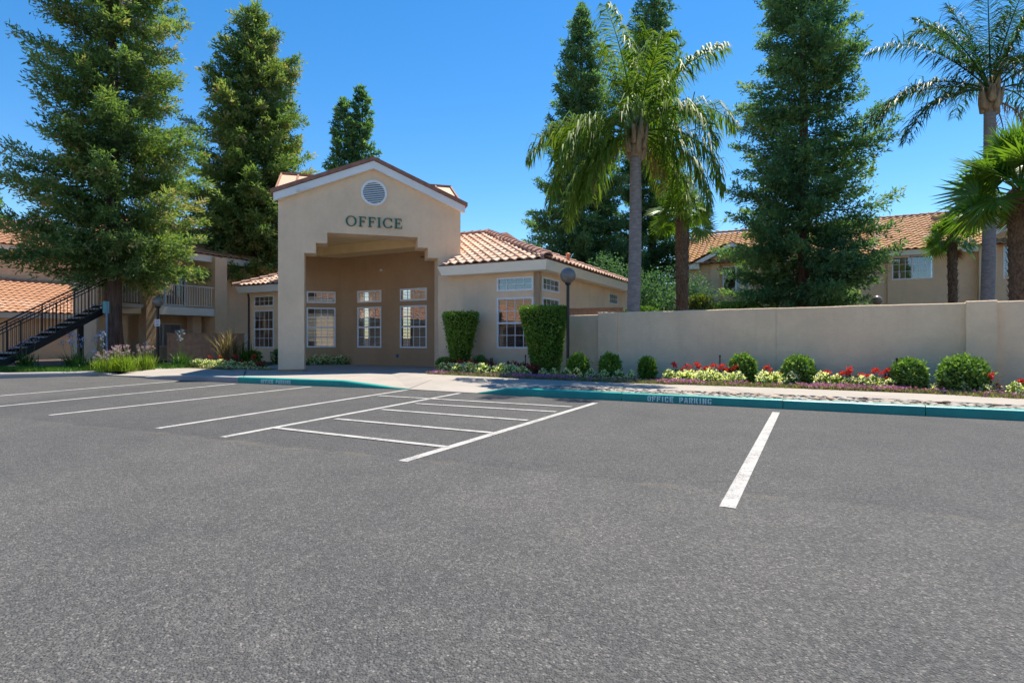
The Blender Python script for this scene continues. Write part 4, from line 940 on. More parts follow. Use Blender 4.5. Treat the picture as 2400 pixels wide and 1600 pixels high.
m = MB(); m.fextr(R1, [(0.75, 0.05), (1.2, 0.05), (1.2, 5.65), (0.75, 5.45)], -0.12, 0.3); m.build('pilaster', M['stucco_far'], rm)
m = MB(); wall(R1, 1.2, 3.1, 0.05, 5.3, 0.2, [(1.33, 2.67, 3.60, 5.0)], mb=m, b=0.12); m.build('wall', M['stucco_far'], rm)
window(rm, R1, 1.33, 2.67, 3.60, 5.0, 2, 1, slider=True, blind='vertical', b=0.12, grid=False, halfdark=True)
m = MB(); m.fextr(R1, [(0.1, 5.15), (3.6, 5.15), (1.85, 6.1)], 0.05, 0.10); m.build('gable_wall', M['stucco_far'], rm)
m = MB(); wall(R1, 3.1, 9.5, 0.05, 5.15, 0.2, [(5.2, 6.4, 3.4, 5.0)], mb=m, b=-0.05); m.build('wall', M['stucco_far'], rm)
window(rm, R1, 5.2, 6.4, 3.4, 5.0, 2, 1, slider=True, blind='vertical', b=-0.05, grid=False)
for s in (-1, 1):
    ctr = 1.85; pts = [(ctr, 5.98), (ctr+s*2.1, 4.95), (ctr+s*2.1, 5.17), (ctr, 6.20)]
    m = MB(); m.fextr(R1, pts if s > 0 else pts[::-1], -0.42, -0.32); m.build('rake_board', M['trim'], rm)
    m = MB(); m.quad(P(ctr+s*2.15, -0.46, 5.18), P(ctr+s*2.15, 2.6, 5.18), P(ctr, 2.6, 6.24), P(ctr, -0.46, 6.24)); gr = m.build('gable_roof', M['rake'], rm)
    tile_slope(gr, P(ctr+s*2.15, -0.46 if s > 0 else 2.5, 5.2), R1.bx if s > 0 else -R1.bx, Vector(P(ctr, 0, 6.24))-Vector(P(ctr+s*2.15, 0, 5.18)), lambda a, b, c: True, 10, 6, M['tile_far'], False)
MB().fbox(R1, -1.0, 0.2, -0.40, -0.30, 4.90, 5.16).build('fascia', M['cream'], rm)
MB().fbox(R1, 4.0, 9.6, -0.40, -0.30, 4.90, 5.16).build('fascia', M['cream'], rm)
m = MB(); m.quad(P(-1.05, -0.42, 5.14), P(9.6, -0.42, 5.14), P(9.6, 4.6, 7.6), P(-1.05, 4.6, 7.6)); r_ = m.build('roof', M['rake'], rm)
tile_slope(r_, P(-1.05, -0.42, 5.15), R1.ax, R1.bx*5.02+Vector((0, 0, 2.46)), lambda a, b, c: True, 35, 15, M['tile_far'], False)
ridge_caps(r_, P(-1.05, 4.6, 7.6), P(9.6, 4.6, 7.6), M['ridge'], 0.13)

# apartment row along the left side of the lot: it is what the office windows mirror
OR = Frame(-27.0, -26.0, 90.0); P = OR.p
orow = empty('apartment_row', P(18, 2, 0)); tag(orow, 'long tile roofed apartment row mirrored in the office windows', 'building')
ops = [(2+i*4.2, 4.4+i*4.2, 0.05, 2.1) for i in range(9)]
wall(OR, 0, 42, 0.0, 2.6, 0.3, ops).build('wall', M['stucco_far'], orow)
MB().fbox(OR, 0.2, 41.8, 2.6, 2.9, 0.0, 5.2).build('upper_wall', M['stucco_far'], orow)
MB().fbox(OR, -0.3, 42.3, -0.55, -0.45, 2.35, 2.62).build('fascia', M['cream'], orow)
for i in range(9): MB().fbox(OR, 2.0+i*4.2, 4.4+i*4.2, 1.2, 1.3, 0.05, 2.2).build('garage_door', M['brown_wood'], orow)
m = MB(); m.quad(P(-0.3, -0.6, 2.60), P(42.3, -0.6, 2.60), P(42.3, 6.0, 5.6), P(-0.3, 6.0, 5.6)); r_ = m.build('roof', M['rake'], orow)
tile_slope(r_, P(-0.3, -0.6, 2.61), OR.ax, OR.bx*6.6+Vector((0, 0, 3.0)), lambda a, b, c: True, 142, 20, M['tile_left'], False)
OB = Frame(26.0, -21.0, 180.0); P = OB.p
ob = empty('apartment_row', P(22, 2, 0)); tag(ob, 'two storey apartment row across the lot, mirrored in the left porch window', 'building')
ops = [(2.5+i*5, 4.1+i*5, z, z+1.4) for i in range(9) for z in (0.9, 3.6)]
wall(OB, 0, 48, 0.0, 5.6, 0.3, ops).build('wall', M['stucco_far'], ob)
MB().fbox(OB, 0.1, 47.9, 0.6, 0.7, 0.0, 5.5).build('room_back', M['dark'], ob)
MB().fbox(OB, -0.4, 48.4, -0.6, -0.5, 5.3, 5.6).build('fascia', M['cream'], ob)
m = MB(); m.quad(P(-0.4, -0.65, 5.58), P(48.4, -0.65, 5.58), P(48.4, 6.0, 8.4), P(-0.4, 6.0, 8.4)); r_ = m.build('roof', M['rake'], ob)
tile_slope(r_, P(-0.4, -0.65, 5.59), OB.ax, OB.bx*6.65+Vector((0, 0, 2.82)), lambda a, b, c: True, 162, 19, M['tile_left'], False)

# ------------------------------------------------------------------ lamps, signs, risers
def lamp(x, y, zc, r, label, pole_r=0.04, z0=0.10):
    t = empty('lamp_post', (x, y, z0)); tag(t, label, 'lamp post', 'globe lamp posts')
    m = MB(); m.lathe((x, y, z0), [(pole_r*2.2, 0), (pole_r*2.2, 0.05), (pole_r*1.2, 0.09), (pole_r, 0.12), (pole_r, zc-z0-r-0.02)], 14); m.build('pole', M['black'], t, False)
    m = MB(); m.lathe((x, y, zc-r-0.05), [(pole_r*1.1, 0), (pole_r*1.9, 0.03), (pole_r*2.0, 0.075)], 14); m.build('collar', M['black'], t)
    m = MB(); n = 14; m.lathe((x, y, zc), [(max(0.004, r*math.sin(math.pi*i/n)), -r*math.cos(math.pi*i/n)) for i in range(n+1)], 28); m.build('globe', M['globe'], t, True)
    return t
lamp(1.47, 14.80, 2.79, 0.207, 'black globe lamp post beside the large clipped hedge')
lamp(-12.89, 20.50, 2.47, 0.19, 'globe lamp post with a small white sign by the patio fence', 0.05)
lamp(14.25, 22.0, 2.62, 0.19, 'globe lamp just showing above the boundary wall', 0.04)
t = empty('notice_sign', (-12.87, 20.43, 1.75)); tag(t, 'small white notice with a red mark on the left lamp post', 'sign')
F_ = Frame(-12.87, 20.44, 4)
MB().fbox(F_, -0.095, 0.095, -0.008, 0.0, 1.58, 1.83).build('plate', M['sign_white'], t)
m = MB()
for i in range(20):
    a0 = 2*math.pi*i/20; a1 = 2*math.pi*(i+1)/20; m.quad(*[F_.p(rr*math.cos(a), -0.0095, 1.755+rr*math.sin(a)) for rr, a in ((0.045, a0), (0.055, a0), (0.055, a1), (0.045, a1))])
m.bar(F_.p(-0.035, -0.010, 1.79), F_.p(0.035, -0.010, 1.72), 0.002, 0.012); m.build('red_symbol', M['sign_red'], t)
MB().fbox(F_, -0.02, 0.02, -0.011, -0.009, 1.665, 1.68).build('ink_line', M['sign_dark'], t); MB().fbox(F_, -0.065, 0.065, -0.011, -0.009, 1.625, 1.645).build('ink_line', M['sign_dark'], t)
t = empty('parking_sign', (-14.06, 19.5, 0.1)); tag(t, 'narrow teal sign on a thin post against the redwood trunk', 'sign')
F_ = Frame(-14.06, 19.5, 62); MB().fbox(F_, -0.10, 0.10, -0.006, 0.0, 2.0, 2.42).build('plate', M['teal_sign'], t)
m = MB(); m.tube([(-14.05, 19.52, 0.1), (-14.05, 19.52, 2.42)], 0.03, 8); m.build('post', plain('blue_grey_post', (0.20, 0.27, 0.36), 0.5), t)
for i, (x, y, h, tl, lab) in enumerate([(-0.62, 16.6, 0.42, 0.03, 'black sprinkler riser left of the large clipped hedge'), (0.37, 15.4, 0.55, 0.0, 'black sprinkler riser touching the large clipped hedge'), (4.78, 12.95, 0.62, 0.0, 'black sprinkler riser beside the tall ball shrub on the wall'), (7.60, 11.05, 0.62, -0.05, 'black sprinkler riser behind a ball shrub near the wall end'), (-9.98, 22.2, 0.42, 0.05, 'short black sprinkler riser below the left wing window')]):
    t = MB(); t.tube([(x, y, 0.1), (x+tl, y, 0.1+h)], 0.014, 8); t.lathe((x+tl, y, 0.1+h-0.01), [(0.018, 0), (0.022, 0.02), (0.016, 0.05)], 8); tag(t.build('sprinkler_riser', M['black']), lab, 'sprinkler', 'sprinkler risers')

# ------------------------------------------------------------------ foliage generators
def unit(v): return v/np.maximum(np.linalg.norm(v, axis=-1, keepdims=True), 1e-9)
def leaf_quads(P, Dv, Nv, L, Wd, fold=0.0):
    Dv = unit(Dv); S = unit(np.cross(Dv, Nv)); N = len(P); U = np.cross(S, Dv)
    L = np.broadcast_to(L, (N,))[:, None]; Wd = np.broadcast_to(Wd, (N,))[:, None]
    V = np.stack([P, P+Dv*L*0.45+S*Wd/2+U*Wd*fold, P+Dv*L, P+Dv*L*0.45-S*Wd/2+U*Wd*fold], 1).reshape(-1, 3)
    return V, np.arange(4*N).reshape(N, 4)
def leaf_obj(name, P, Dv, Nv, L, Wd, mat, tint, parent=None, fold=0.0):
    V, Fq = leaf_quads(P, Dv, Nv, L, Wd, fold)
    if parent is not None: V = V-np.array(world_off(parent))[None]
    return link(name, np_mesh(name, V, Fq, mat, np.clip(tint, 0, 1)), parent)
def conifer(name, label, x, y, H, crown0, Rmax, nb, mat, seed, tr=0.25, leafL=0.22, leafW=0.08, per=14, group=None, power=0.85, z0=0.1, droop=0.12, topw=0.06, tb=0.45, clip=None):
    rs = np.random.RandomState(seed); t = empty(name, (x, y, z0)); tag(t, label, 'tree', group)
    # trunk, slightly fluted at the foot
    pts = []; rad = []; n = 12
    for i in range(n+1):
        u = i/n; pts.append((x+0.10*math.sin(u*5+seed)*u, y+0.08*math.cos(u*4+seed)*u, z0-0.1+(H-z0)*u)); rad.append(tr*(1-u)**0.8*(1+0.5*max(0, 0.06-u)/0.06)+0.015)
    m = MB(); m.tube(pts, rad, 14); m.build('trunk', M['bark'], t, True)
    LP = []; LD = []; LT = []; br = MB()
    lob = rs.rand(9)*6.28
    for k in range(nb):
        u = ((k+rs.rand())/nb)**1.12; z = crown0+(H-crown0-0.15)*u; az = k*2.39996+rs.normal(0, 0.25)
        prof = (1-u)**power*(0.72+0.28*min(1, u/0.12))+topw
        Lb = Rmax*prof*(0.50+0.55*rs.rand()**0.7)*(1+0.15*math.sin(3*az+lob[int(u*8.99)])+0.10*math.sin(2.0*az+9*u))
        el = math.radians(-10+30*u+rs.normal(0, 12)); d = np.array([math.cos(az)*math.cos(el), math.sin(az)*math.cos(el), math.sin(el)])
        ns = 7; s = np.linspace(0, 1, ns); base = np.array([x, y, z]); cen = base[None]+d[None]*(s*Lb)[:, None]
        cen[:, 2] += (-droop*4*(s*(1-s))*0.6+0.10*(s**2.2)-droop*0.5*s)*Lb
        br.tube([tuple(c) for c in cen], [max(0.004, 0.016*Lb**0.7*(1-q*0.9)) for q in s], 4, cap=False)
        if u > 0.97: continue
        nt_ = max(9, int(Lb*10)); btint = rs.uniform(0.18, 0.62)+0.10*math.sin(az)
        for q in range(nt_):
            ss = 0.12+0.88*((q+rs.rand())/nt_)**0.8; i0 = min(int(ss*(ns-1)), ns-2); f = ss*(ns-1)-i0; p0 = cen[i0]*(1-f)+cen[i0+1]*f
            fwd = unit(cen[i0+1]-cen[i0]); sd = np.cross(fwd, [0, 0, 1.0]); sd = unit(sd)*(1 if q % 2 else -1)
            tl = min(1.0, 0.24+0.34*Lb*(1.10-ss))*rs.uniform(0.6, 1.2); td = unit(fwd*rs.uniform(0.5, 1.1)+sd*rs.uniform(0.25, 0.9)+np.array([0, 0, rs.uniform(-0.55, 0.65)]))
            nl = max(6, int(per*tl/0.5)); tt = (np.arange(nl)+rs.rand(nl))/nl
            pp = p0[None]+td[None]*(tt*tl)[:, None]+rs.normal(0, 0.04+0.04*tl, (nl, 3)); pp[:, 2] -= 0.18*tl*tt*tt
            LP.append(pp); LD.append(unit(td[None]*0.75+rs.normal(0, 0.48, (nl, 3)))); LT.append(np.full(nl, btint+rs.normal(0, 0.10)+(0.35 if rs.rand() < 0.13 else 0))+rs.normal(0, 0.07, nl)+0.10*ss)
    # leader
    nl = 260; tt = rs.rand(nl); LP.append(np.stack([x+rs.normal(0, 0.10, nl), y+rs.normal(0, 0.10, nl), H-1.2+1.25*tt], 1)); LD.append(unit(np.stack([rs.normal(0, 0.6, nl), rs.normal(0, 0.6, nl), np.full(nl, 0.7)], 1))); LT.append(rs.uniform(0.3, 0.7, nl))
    br.build('limbs', M['bark'], t, True)
    LP = np.concatenate(LP); LD = np.concatenate(LD); LT = np.concatenate(LT)
    Nv = unit(rs.normal(0, 0.6, LP.shape)+np.array([0, 0, 0.8])[None]); N = len(LP)
    leaf_obj('crown', LP, LD, Nv, leafL*rs.uniform(0.7, 1.3, N), leafW*rs.uniform(0.7, 1.3, N), mat, LT, t, 0.25)
    return t
G1 = 'redwood trees around the buildings'
conifer('redwood_tree', 'tallest redwood at left with low sweeping branches over the staircase', -14.84, 21.0, 21.5, 3.7, 3.3, 340, M['redwood'], 1, 0.25, 0.17, 0.055, 22, G1, 0.60)
conifer('redwood_tree', 'pointed redwood behind the left end of the office', -13.25, 29.0, 18.3, 5.0, 3.95, 330, M['redwood'], 2, 0.24, 0.20, 0.066, 20, G1, 0.66)
conifer('redwood_tree', 'thin distant conifer tip left of the portal ridge', -14.92, 50.0, 22.3, 6, 2.5, 170, M['redwood_blue'], 3, 0.2, 0.36, 0.13, 11, G1, 0.6)
conifer('redwood_tree', 'taller distant conifer tip right above the portal ridge', -13.6, 51.0, 23.8, 6, 2.5, 170, M['redwood_blue'], 4, 0.2, 0.36, 0.13, 11, G1, 0.6)
conifer('redwood_tree', 'dark redwood behind the drooping queen palm, left of its trunk', 4.30, 35.0, 21.8, 1.6, 4.3, 340, M['redwood_blue'], 5, 0.3, 0.24, 0.078, 16, G1, 0.80)
conifer('redwood_tree', 'dark redwood rising behind the queen palm crown and shaggy fan palm', 9.2, 37.0, 25.0, 1.6, 3.4, 330, M['redwood_blue'], 6, 0.3, 0.24, 0.078, 16, G1, 0.55)
conifer('redwood_tree', 'large full redwood in front of the middle apartment block', 11.37, 22.0, 21.0, 1.9, 3.0, 350, M['redwood_blue'], 7, 0.22, 0.17, 0.055, 22, G1, 0.55)
conifer('pine_tree', 'dark conifer cut by the left picture edge', -40.3, 42.0, 15.8, 4, 2.6, 150, M['redwood_blue'], 8, 0.2, 0.32, 0.12, 12, None, 0.5)
def broad_tree(name, label, x, y, H, Rr, seed, mat, n=9000, leaf=0.17, z0=0.1, tk=1.0):
    rs = np.random.RandomState(seed); t = empty(name, (x, y, z0)); tag(t, label, 'tree')
    m = MB(); m.tube([(x, y, z0), (x+0.1, y, H*0.35), (x, y+0.1, H*0.7)], [0.2, 0.14, 0.04], 10)
    for k in range(6):
        a = k*1.05; m.tube([(x, y, H*0.3+k*0.1), (x+math.cos(a)*Rr*0.6, y+math.sin(a)*Rr*0.6, H*0.62)], [0.07, 0.02], 6)
    m.build('trunk', M['bark'], t, True)
    cl = rs.normal(0, 1, (38, 3)); cl = unit(cl)*rs.uniform(0.35, 1.0, (38, 1))*np.array([Rr, Rr, H*0.34])[None]+np.array([x, y, H*0.64])[None]
    idx = rs.randint(0, 38, n); P_ = cl[idx]+unit(rs.normal(0, 1, (n, 3)))*rs.uniform(0.2, 1, (n, 1))**0.5*Rr*0.33
    leaf_obj('crown', P_, unit(rs.normal(0, 1, (n, 3))+np.array([0, 0, -0.2])), unit(rs.normal(0, 0.7, (n, 3))+np.array([0, 0, 0.7])), leaf*rs.uniform(0.7, 1.3, n), leaf*0.55, mat, (rs.uniform(0, 1, 38)[idx]*0.6+rs.uniform(0, 0.4, n))*tk, t)
broad_tree('leafy_tree', 'pale leafy tree behind the redwood trunk at the left wing', -15.2, 36.5, 9.5, 3.0, 21, M['broad'])
broad_tree('leafy_tree', 'low leafy tree filling the gap behind the queen palm trunk', 8.3, 30.0, 4.6, 2.3, 22, M['redwood_blue'], 7000, 0.14, tk=0.35)
broad_tree('leafy_tree', 'dark leafy tree behind the far end of the office roof', 5.2, 29.5, 5.2, 2.4, 23, M['redwood_blue'], 8000, 0.14, tk=0.35)

# ------------------------------------------------------------------ palms
def frond(parent, base, az, el, L, mat, rs, droop=1.0, nl=58, ll=0.62, name='frond', lw=0.026, hang=0.6):
    """feather frond: arching rachis plus two ranks of hanging leaflets"""
    n = 14; d = np.array([math.cos(az)*math.cos(el), math.sin(az)*math.cos(el), math.sin(el)]); p = np.array(base, float); C = [p.copy()]; T = []
    for i in range(n):
        u = i/n; g_ = droop*(0.055+0.24*u*u)*3.4/n*4; d = unit(d+np.array([0, 0, -g_*(0.35+abs(math.cos(el)))])); T.append(d.copy()); p = p+d*L/n; C.append(p.copy())
    C = np.array(C); T.append(T[-1]); T = np.array(T)
    off = np.array(world_off(parent))
    m = MB(); m.tube([tuple(c-off) for c in C], [max(0.004, 0.032*(1-i/n*0.92)) for i in range(n+1)], 5, cap=False); V0 = np.array(m.v); F0 = np.array(m.f)
    s = np.linspace(0.16, 0.995, nl); i0 = np.minimum((s*n).astype(int), n-1); f = (s*n-i0)[:, None]; P0 = C[i0]*(1-f)+C[i0+1]*f; Tt = T[i0]
    Vs = [V0]; Fs = [F0]; Ts = [np.full(len(F0), 0.55)]; ofs = len(V0)
    for sd in (-1, 1):
        S = unit(np.cross(Tt, np.array([0, 0, 1.0])+0.15*d))*sd; prof = np.sin(np.pi*np.clip(s*0.93+0.08, 0, 1))**0.6
        Ln = ll*(0.35+0.65*prof)*rs.uniform(0.85, 1.15, nl); rnd = rs.normal(0, 0.22, (nl, 3))
        D0 = unit(S*0.85+Tt*0.45+np.array([0, 0, 0.25])[None]*rs.uniform(-0.6, 1, (nl, 1))+rnd); D1 = unit(D0*(1-hang)+np.array([0, 0, -1.0])*hang+Tt*0.18+rnd*0.5)
        A = P0; B = A+D0*(Ln*0.45)[:, None]; E_ = B+D1*(Ln*0.55)[:, None]
        Wv = unit(np.cross(D0, unit(S*0.2+np.array([0, 0, 1.0])+rnd)))*(lw/2)
        V = np.stack([A-Wv*0.5, A+Wv*0.5, B+Wv, B-Wv, E_+Wv*0.12, E_-Wv*0.12], 1).reshape(-1, 3)-off; k = np.arange(nl)*6+ofs
        Fs.append(np.stack([k, k+1, k+2, k+3], 1)); Fs.append(np.stack([k+3, k+2, k+4, k+5], 1)); tn = rs.uniform(0.1, 0.9, nl); Ts += [tn, tn]; Vs.append(V); ofs += nl*6
    return link(name, np_mesh(name, np.concatenate(Vs), np.concatenate(Fs), mat, np.concatenate(Ts)), parent)
def palm_trunk(t, p0, p1, r0, r1, rings=0.11, mat='palm_trunk'):
    p0 = Vector(p0); p1 = Vector(p1); L = (p1-p0).length; n = int(L/rings*2); pts = []; rad = []
    for i in range(n+1):
        u = i/n; pts.append(p0.lerp(p1, u)+Vector((0.05*math.sin(u*3.1), 0, 0))); rad.append((r0+(r1-r0)*u)*(1.0 if i % 2 else 0.965)+(0.05*(1-u/0.05) if u < 0.05 else 0))
    m = MB(); m.tube(pts, rad, 18); return m.build('trunk', M[mat], t, True)
def boots(t, c, n, r, h, rs, up=0.75):
    for i in range(n):
        a = i*2.4; zz = h*(i/n); rr = r*(0.72+0.42*math.sin(math.pi*min(1, 0.15+i/n*0.9))); b0 = Vector((c[0]+math.cos(a)*rr*0.85, c[1]+math.sin(a)*rr*0.85, c[2]+zz)); tip = Vector((c[0]+math.cos(a)*rr*1.75, c[1]+math.sin(a)*rr*1.75, c[2]+zz+up*rs.uniform(0.7, 1.1)))
        mid = b0.lerp(tip, 0.5)+Vector((math.cos(a), math.sin(a), 0))*0.03
        m = MB(); m.tube([b0-Vector((math.cos(a)*0.03, math.sin(a)*0.03, rs.uniform(0.04, 0.16))), b0+Vector((math.cos(a), math.sin(a), 0))*0.05, mid, tip], [0.012, rs.uniform(0.08, 0.125), rs.uniform(0.05, 0.075), 0.024], 7); m.build('leaf_base', M['boot'], t, True)
rs = np.random.RandomState(5)
q1 = empty('queen_palm', (3.30, 15.6, 0.1)); tag(q1, 'queen palm with pale ringed trunk and long drooping fronds in mid picture', 'palm tree', 'queen palms')
palm_trunk(q1, (3.28, 15.6, 0.1), (3.42, 15.6, 6.15), 0.20, 0.155); boots(q1, (3.44, 15.6, 6.15), 12, 0.17, 0.62, rs)
m = MB(); m.tube([(3.44, 15.6, 6.1), (3.44, 15.6, 6.5), (3.45, 15.6, 7.0), (3.45, 15.6, 7.3)], [0.15, 0.16, 0.12, 0.05], 12); m.build('crownshaft', M['boot'], q1, True)
fr_ = [(2.9, 30, 3.6, 1.0), (3.3, 8, 3.7, 1.35), (3.75, 22, 3.3, 1.2), (2.55, -5, 3.5, 1.3), (3.05, -12, 3.0, 1.2), (0.15, 42, 3.3, 1.05), (-0.1, 14, 3.3, 1.35), (0.55, 5, 3.6, 1.35), (-0.45, -8, 3.2, 1.3), (1.57, 60, 3.6, 0.7), (1.2, 74, 3.7, 0.55), (2.1, 70, 3.6, 0.6), (4.7, 55, 3.2, 1.0), (5.2, 28, 3.3, 1.3), (4.3, 30, 3.3, 1.3), (1.0, 22, 3.4, 1.2), (2.0, 20, 3.4, 1.2), (4.0, 66, 3.3, 0.8), (5.8, 60, 3.2, 0.9), (3.5, -18, 2.7, 1.1), (0.2, -22, 2.7, 1.1), (1.6, 84, 3.4, 0.4)]
for az, el, L, dr in fr_: frond(q1, (3.45, 15.6, 6.85), az+rs.normal(0, 0.08), math.radians(el), L, M['palm'], rs, dr, 92, 0.88, hang=0.74, lw=0.040)
frond(q1, (3.45, 15.6, 6.55), 2.7, math.radians(12), 2.0, M['palm_dead'], rs, 1.6, 34, 0.5, 'dead_frond', hang=0.85); frond(q1, (3.45, 15.6, 6.5), 0.5, math.radians(-5), 1.7, M['palm_dead'], rs, 1.6, 30, 0.5, 'dead_frond', hang=0.85)
q2 = empty('queen_palm', (15.15, 18.0, 0.1)); tag(q2, 'tall queen palm with arching dark feather fronds near the right edge', 'palm tree', 'queen palms')
palm_trunk(q2, (15.12, 18.0, 0.1), (15.27, 18.0, 8.35), 0.20, 0.16); boots(q2, (15.30, 18.0, 8.35), 12, 0.17, 0.6, rs)
m = MB(); m.tube([(15.3, 18, 8.3), (15.3, 18, 8.7), (15.3, 18, 9.2), (15.3, 18, 9.5)], [0.15, 0.16, 0.12, 0.05], 12); m.build('crownshaft', M['boot'], q2, True)
for az, el, L, dr in [(3.05, 20, 4.4, 0.85), (3.5, 48, 4.2, 0.95), (2.8, 52, 4.2, 0.9), (3.3, 2, 3.9, 0.75), (2.5, 30, 4.0, 0.9), (1.7, 72, 3.9, 0.5), (0.6, 66, 3.9, 0.6), (0.0, 40, 4.0, 0.9), (-0.4, 15, 4.0, 0.95), (0.4, 20, 3.9, 0.95), (5.2, 45, 3.8, 0.95), (4.5, 62, 3.6, 0.8), (1.2, 40, 3.8, 0.9), (4.2, 25, 3.6, 1.0), (2.1, 66, 3.9, 0.6), (5.6, 70, 3.7, 0.6), (3.9, 72, 3.8, 0.6)]:
    frond(q2, (15.3, 18.0, 9.05), az+rs.normal(0, 0.06), math.radians(el), L, M['palm_dark'], rs, dr, 110, 0.72, hang=0.52, lw=0.036)
frond(q2, (15.3, 18.0, 8.75), -0.5, math.radians(-20), 2.0, M['palm_dead'], rs, 1.5, 40, 0.45, 'dead_frond', hang=0.9); frond(q2, (15.3, 18.0, 8.8), 0.5, math.radians(-15), 2.1, M['palm_dead'], rs, 1.6, 40, 0.45, 'dead_frond', hang=0.9)
m = MB()
for i in range(46):
    a = rs.uniform(0, 6.28); r_ = rs.uniform(0.1, 0.32); m.tube([(15.3, 17.82, 9.15), (15.3+0.5*r_*math.cos(a), 17.75+0.3*r_*math.sin(a), 9.5), (15.3+r_*math.cos(a), 17.7+r_*math.sin(a), 9.45+rs.uniform(-0.25, 0.4))], [0.012, 0.010, 0.006], 4)
m.build('flower_stalk', plain('straw_inflorescence', (0.42, 0.33, 0.12), 0.7, var=0.2), q2)
def fan_leaf(parent, base, az, el, Lp, r, mat, rs, tilt=0.5):
    """fan leaf: petiole and a pleated fan of separate blade segments"""
    off = np.array(world_off(parent)); d = np.array([math.cos(az)*math.cos(el), math.sin(az)*math.cos(el), math.sin(el)]); b = np.array(base, float)
    c = b+d*Lp+np.array([0, 0, -0.10*Lp]); m = MB(); m.tube([tuple(b-off), tuple(b+d*Lp*0.5-off), tuple(c-off)], [0.022, 0.016, 0.011], 5, cap=False); V0 = np.array(m.v); F0 = np.array(m.f)
    out = unit(d+np.array([0, 0, -0.35-0.25*(el < 0.3)])); side = unit(np.cross(out, [0, 0, 1.0])); nrm = np.cross(side, out); ro = rs.normal(0, 0.75); side, nrm = side*math.cos(ro)+nrm*math.sin(ro), nrm*math.cos(ro)-side*math.sin(ro); nseg = 36
    a = np.linspace(-2.25, 2.25, nseg)+rs.normal(0, 0.02, nseg); dirs = out[None]*np.cos(a)[:, None]+side[None]*np.sin(a)[:, None]+nrm[None]*rs.uniform(0.02, 0.16, (nseg, 1))
    dirs = unit(dirs); rl = r*(1-0.10*(a/2.2)**2)*rs.uniform(0.9, 1.08, nseg); wv = unit(np.cross(dirs, nrm[None]))*(0.040*r*rs.uniform(0.8, 1.1, (nseg, 1)))
    A = np.repeat(c[None], nseg, 0)+dirs*0.03; B = c[None]+dirs*(rl*0.45)[:, None]; tip = c[None]+dirs*(rl*0.98)[:, None]+np.array([0, 0, -1.0])[None]*(rl*rs.uniform(0.02, 0.22, nseg))[:, None]
    rg_ = nrm[None]*0.018
    V = np.stack([A, A, B+wv, B+rg_, B-wv, tip], 1).reshape(-1, 3)-off; k = np.arange(nseg)*6+len(V0)
    tris = np.concatenate([np.stack([k, k+2, k+3, k+3], 1)]) ; Fs = [F0, np.stack([k, k+2, k+5, k+3], 1), np.stack([k+1, k+3, k+5, k+4], 1)]
    tn = rs.uniform(0.15, 0.85, nseg); T_ = np.concatenate([np.full(len(F0), 0.5), tn, tn])
    return link('fan_leaf', np_mesh('fan_leaf', np.concatenate([V0, V]), np.concatenate(Fs), mat, T_), parent)
def fan_palm(x, y, zt, r_tr, n, Lp, r, label, seed, dead=4, mat='fan', lean=0.0):
    rs = np.random.RandomState(seed); t = empty('fan_palm', (x, y, 0.1)); tag(t, label, 'palm tree', 'fan palms with shaggy trunks')
    k = int((zt-0.1)/0.07); pts = []; rad = []
    for i in range(k+1): pts.append((x+lean*i/k, y, 0.1+(zt-0.1)*i/k)); rad.append(r_tr*(0.82+0.18*i/k)*(1+0.07*((i*7) % 5-2)/2))
    m = MB(); m.tube(pts, rad, 16); m.build('trunk', M['fibre'], t, True)
    V = []; ml = MB()          # old leaf stubs and fibre tufts
    for i in range(int((zt-0.4)*70)):
        a = rs.uniform(0, 6.28); z = rs.uniform(0.3, zt); cx = x+lean*(z/zt); rr = r_tr*0.95; p = Vector((cx+rr*math.cos(a), y+rr*math.sin(a), z)); q = p+Vector((math.cos(a)*rs.uniform(0.02, 0.07), math.sin(a)*rs.uniform(0.02, 0.07), rs.uniform(0.05, 0.14)))
        s_ = Vector((-math.sin(a), math.cos(a), 0))*rs.uniform(0.012, 0.03); ml.quad(p-s_, p+s_, q+s_*0.5, q-s_*0.5)
    tag(ml.build('fibre_tufts', M['fibre'], t), kind='stuff')
    top = (x+lean, y, zt)
    for i in range(n):
        az = i*2.39996+rs.normal(0, 0.1); u = i/n; el = math.radians(-22+105*u**0.9+rs.normal(0, 6)); fan_leaf(t, (top[0], top[1], zt-0.15+0.25*u), az, el, Lp*rs.uniform(0.8, 1.1), r*rs.uniform(0.85, 1.1), M[mat], rs)
    for i in range(dead): fan_leaf(t, (top[0], top[1], zt-0.2), i*1.7+rs.rand(), math.radians(-62), Lp*0.8, r*0.7, M['palm_dead'], rs)
    return t
fan_palm(5.44, 18.0, 5.15, 0.215, 24, 0.62, 0.62, 'fan palm with thick shaggy trunk just right of the queen palm', 31, 1)
fan_palm(15.68, 20.0, 4.75, 0.15, 24, 0.48, 0.55, 'smaller fan palm in front of the right apartment window', 32, 1, lean=-0.05)
fan_palm(11.75, 13.0, 4.55, 0.235, 36, 0.85, 0.92, 'large fan palm with bright green leaves cut by the right edge', 33, 0, lean=-0.02)

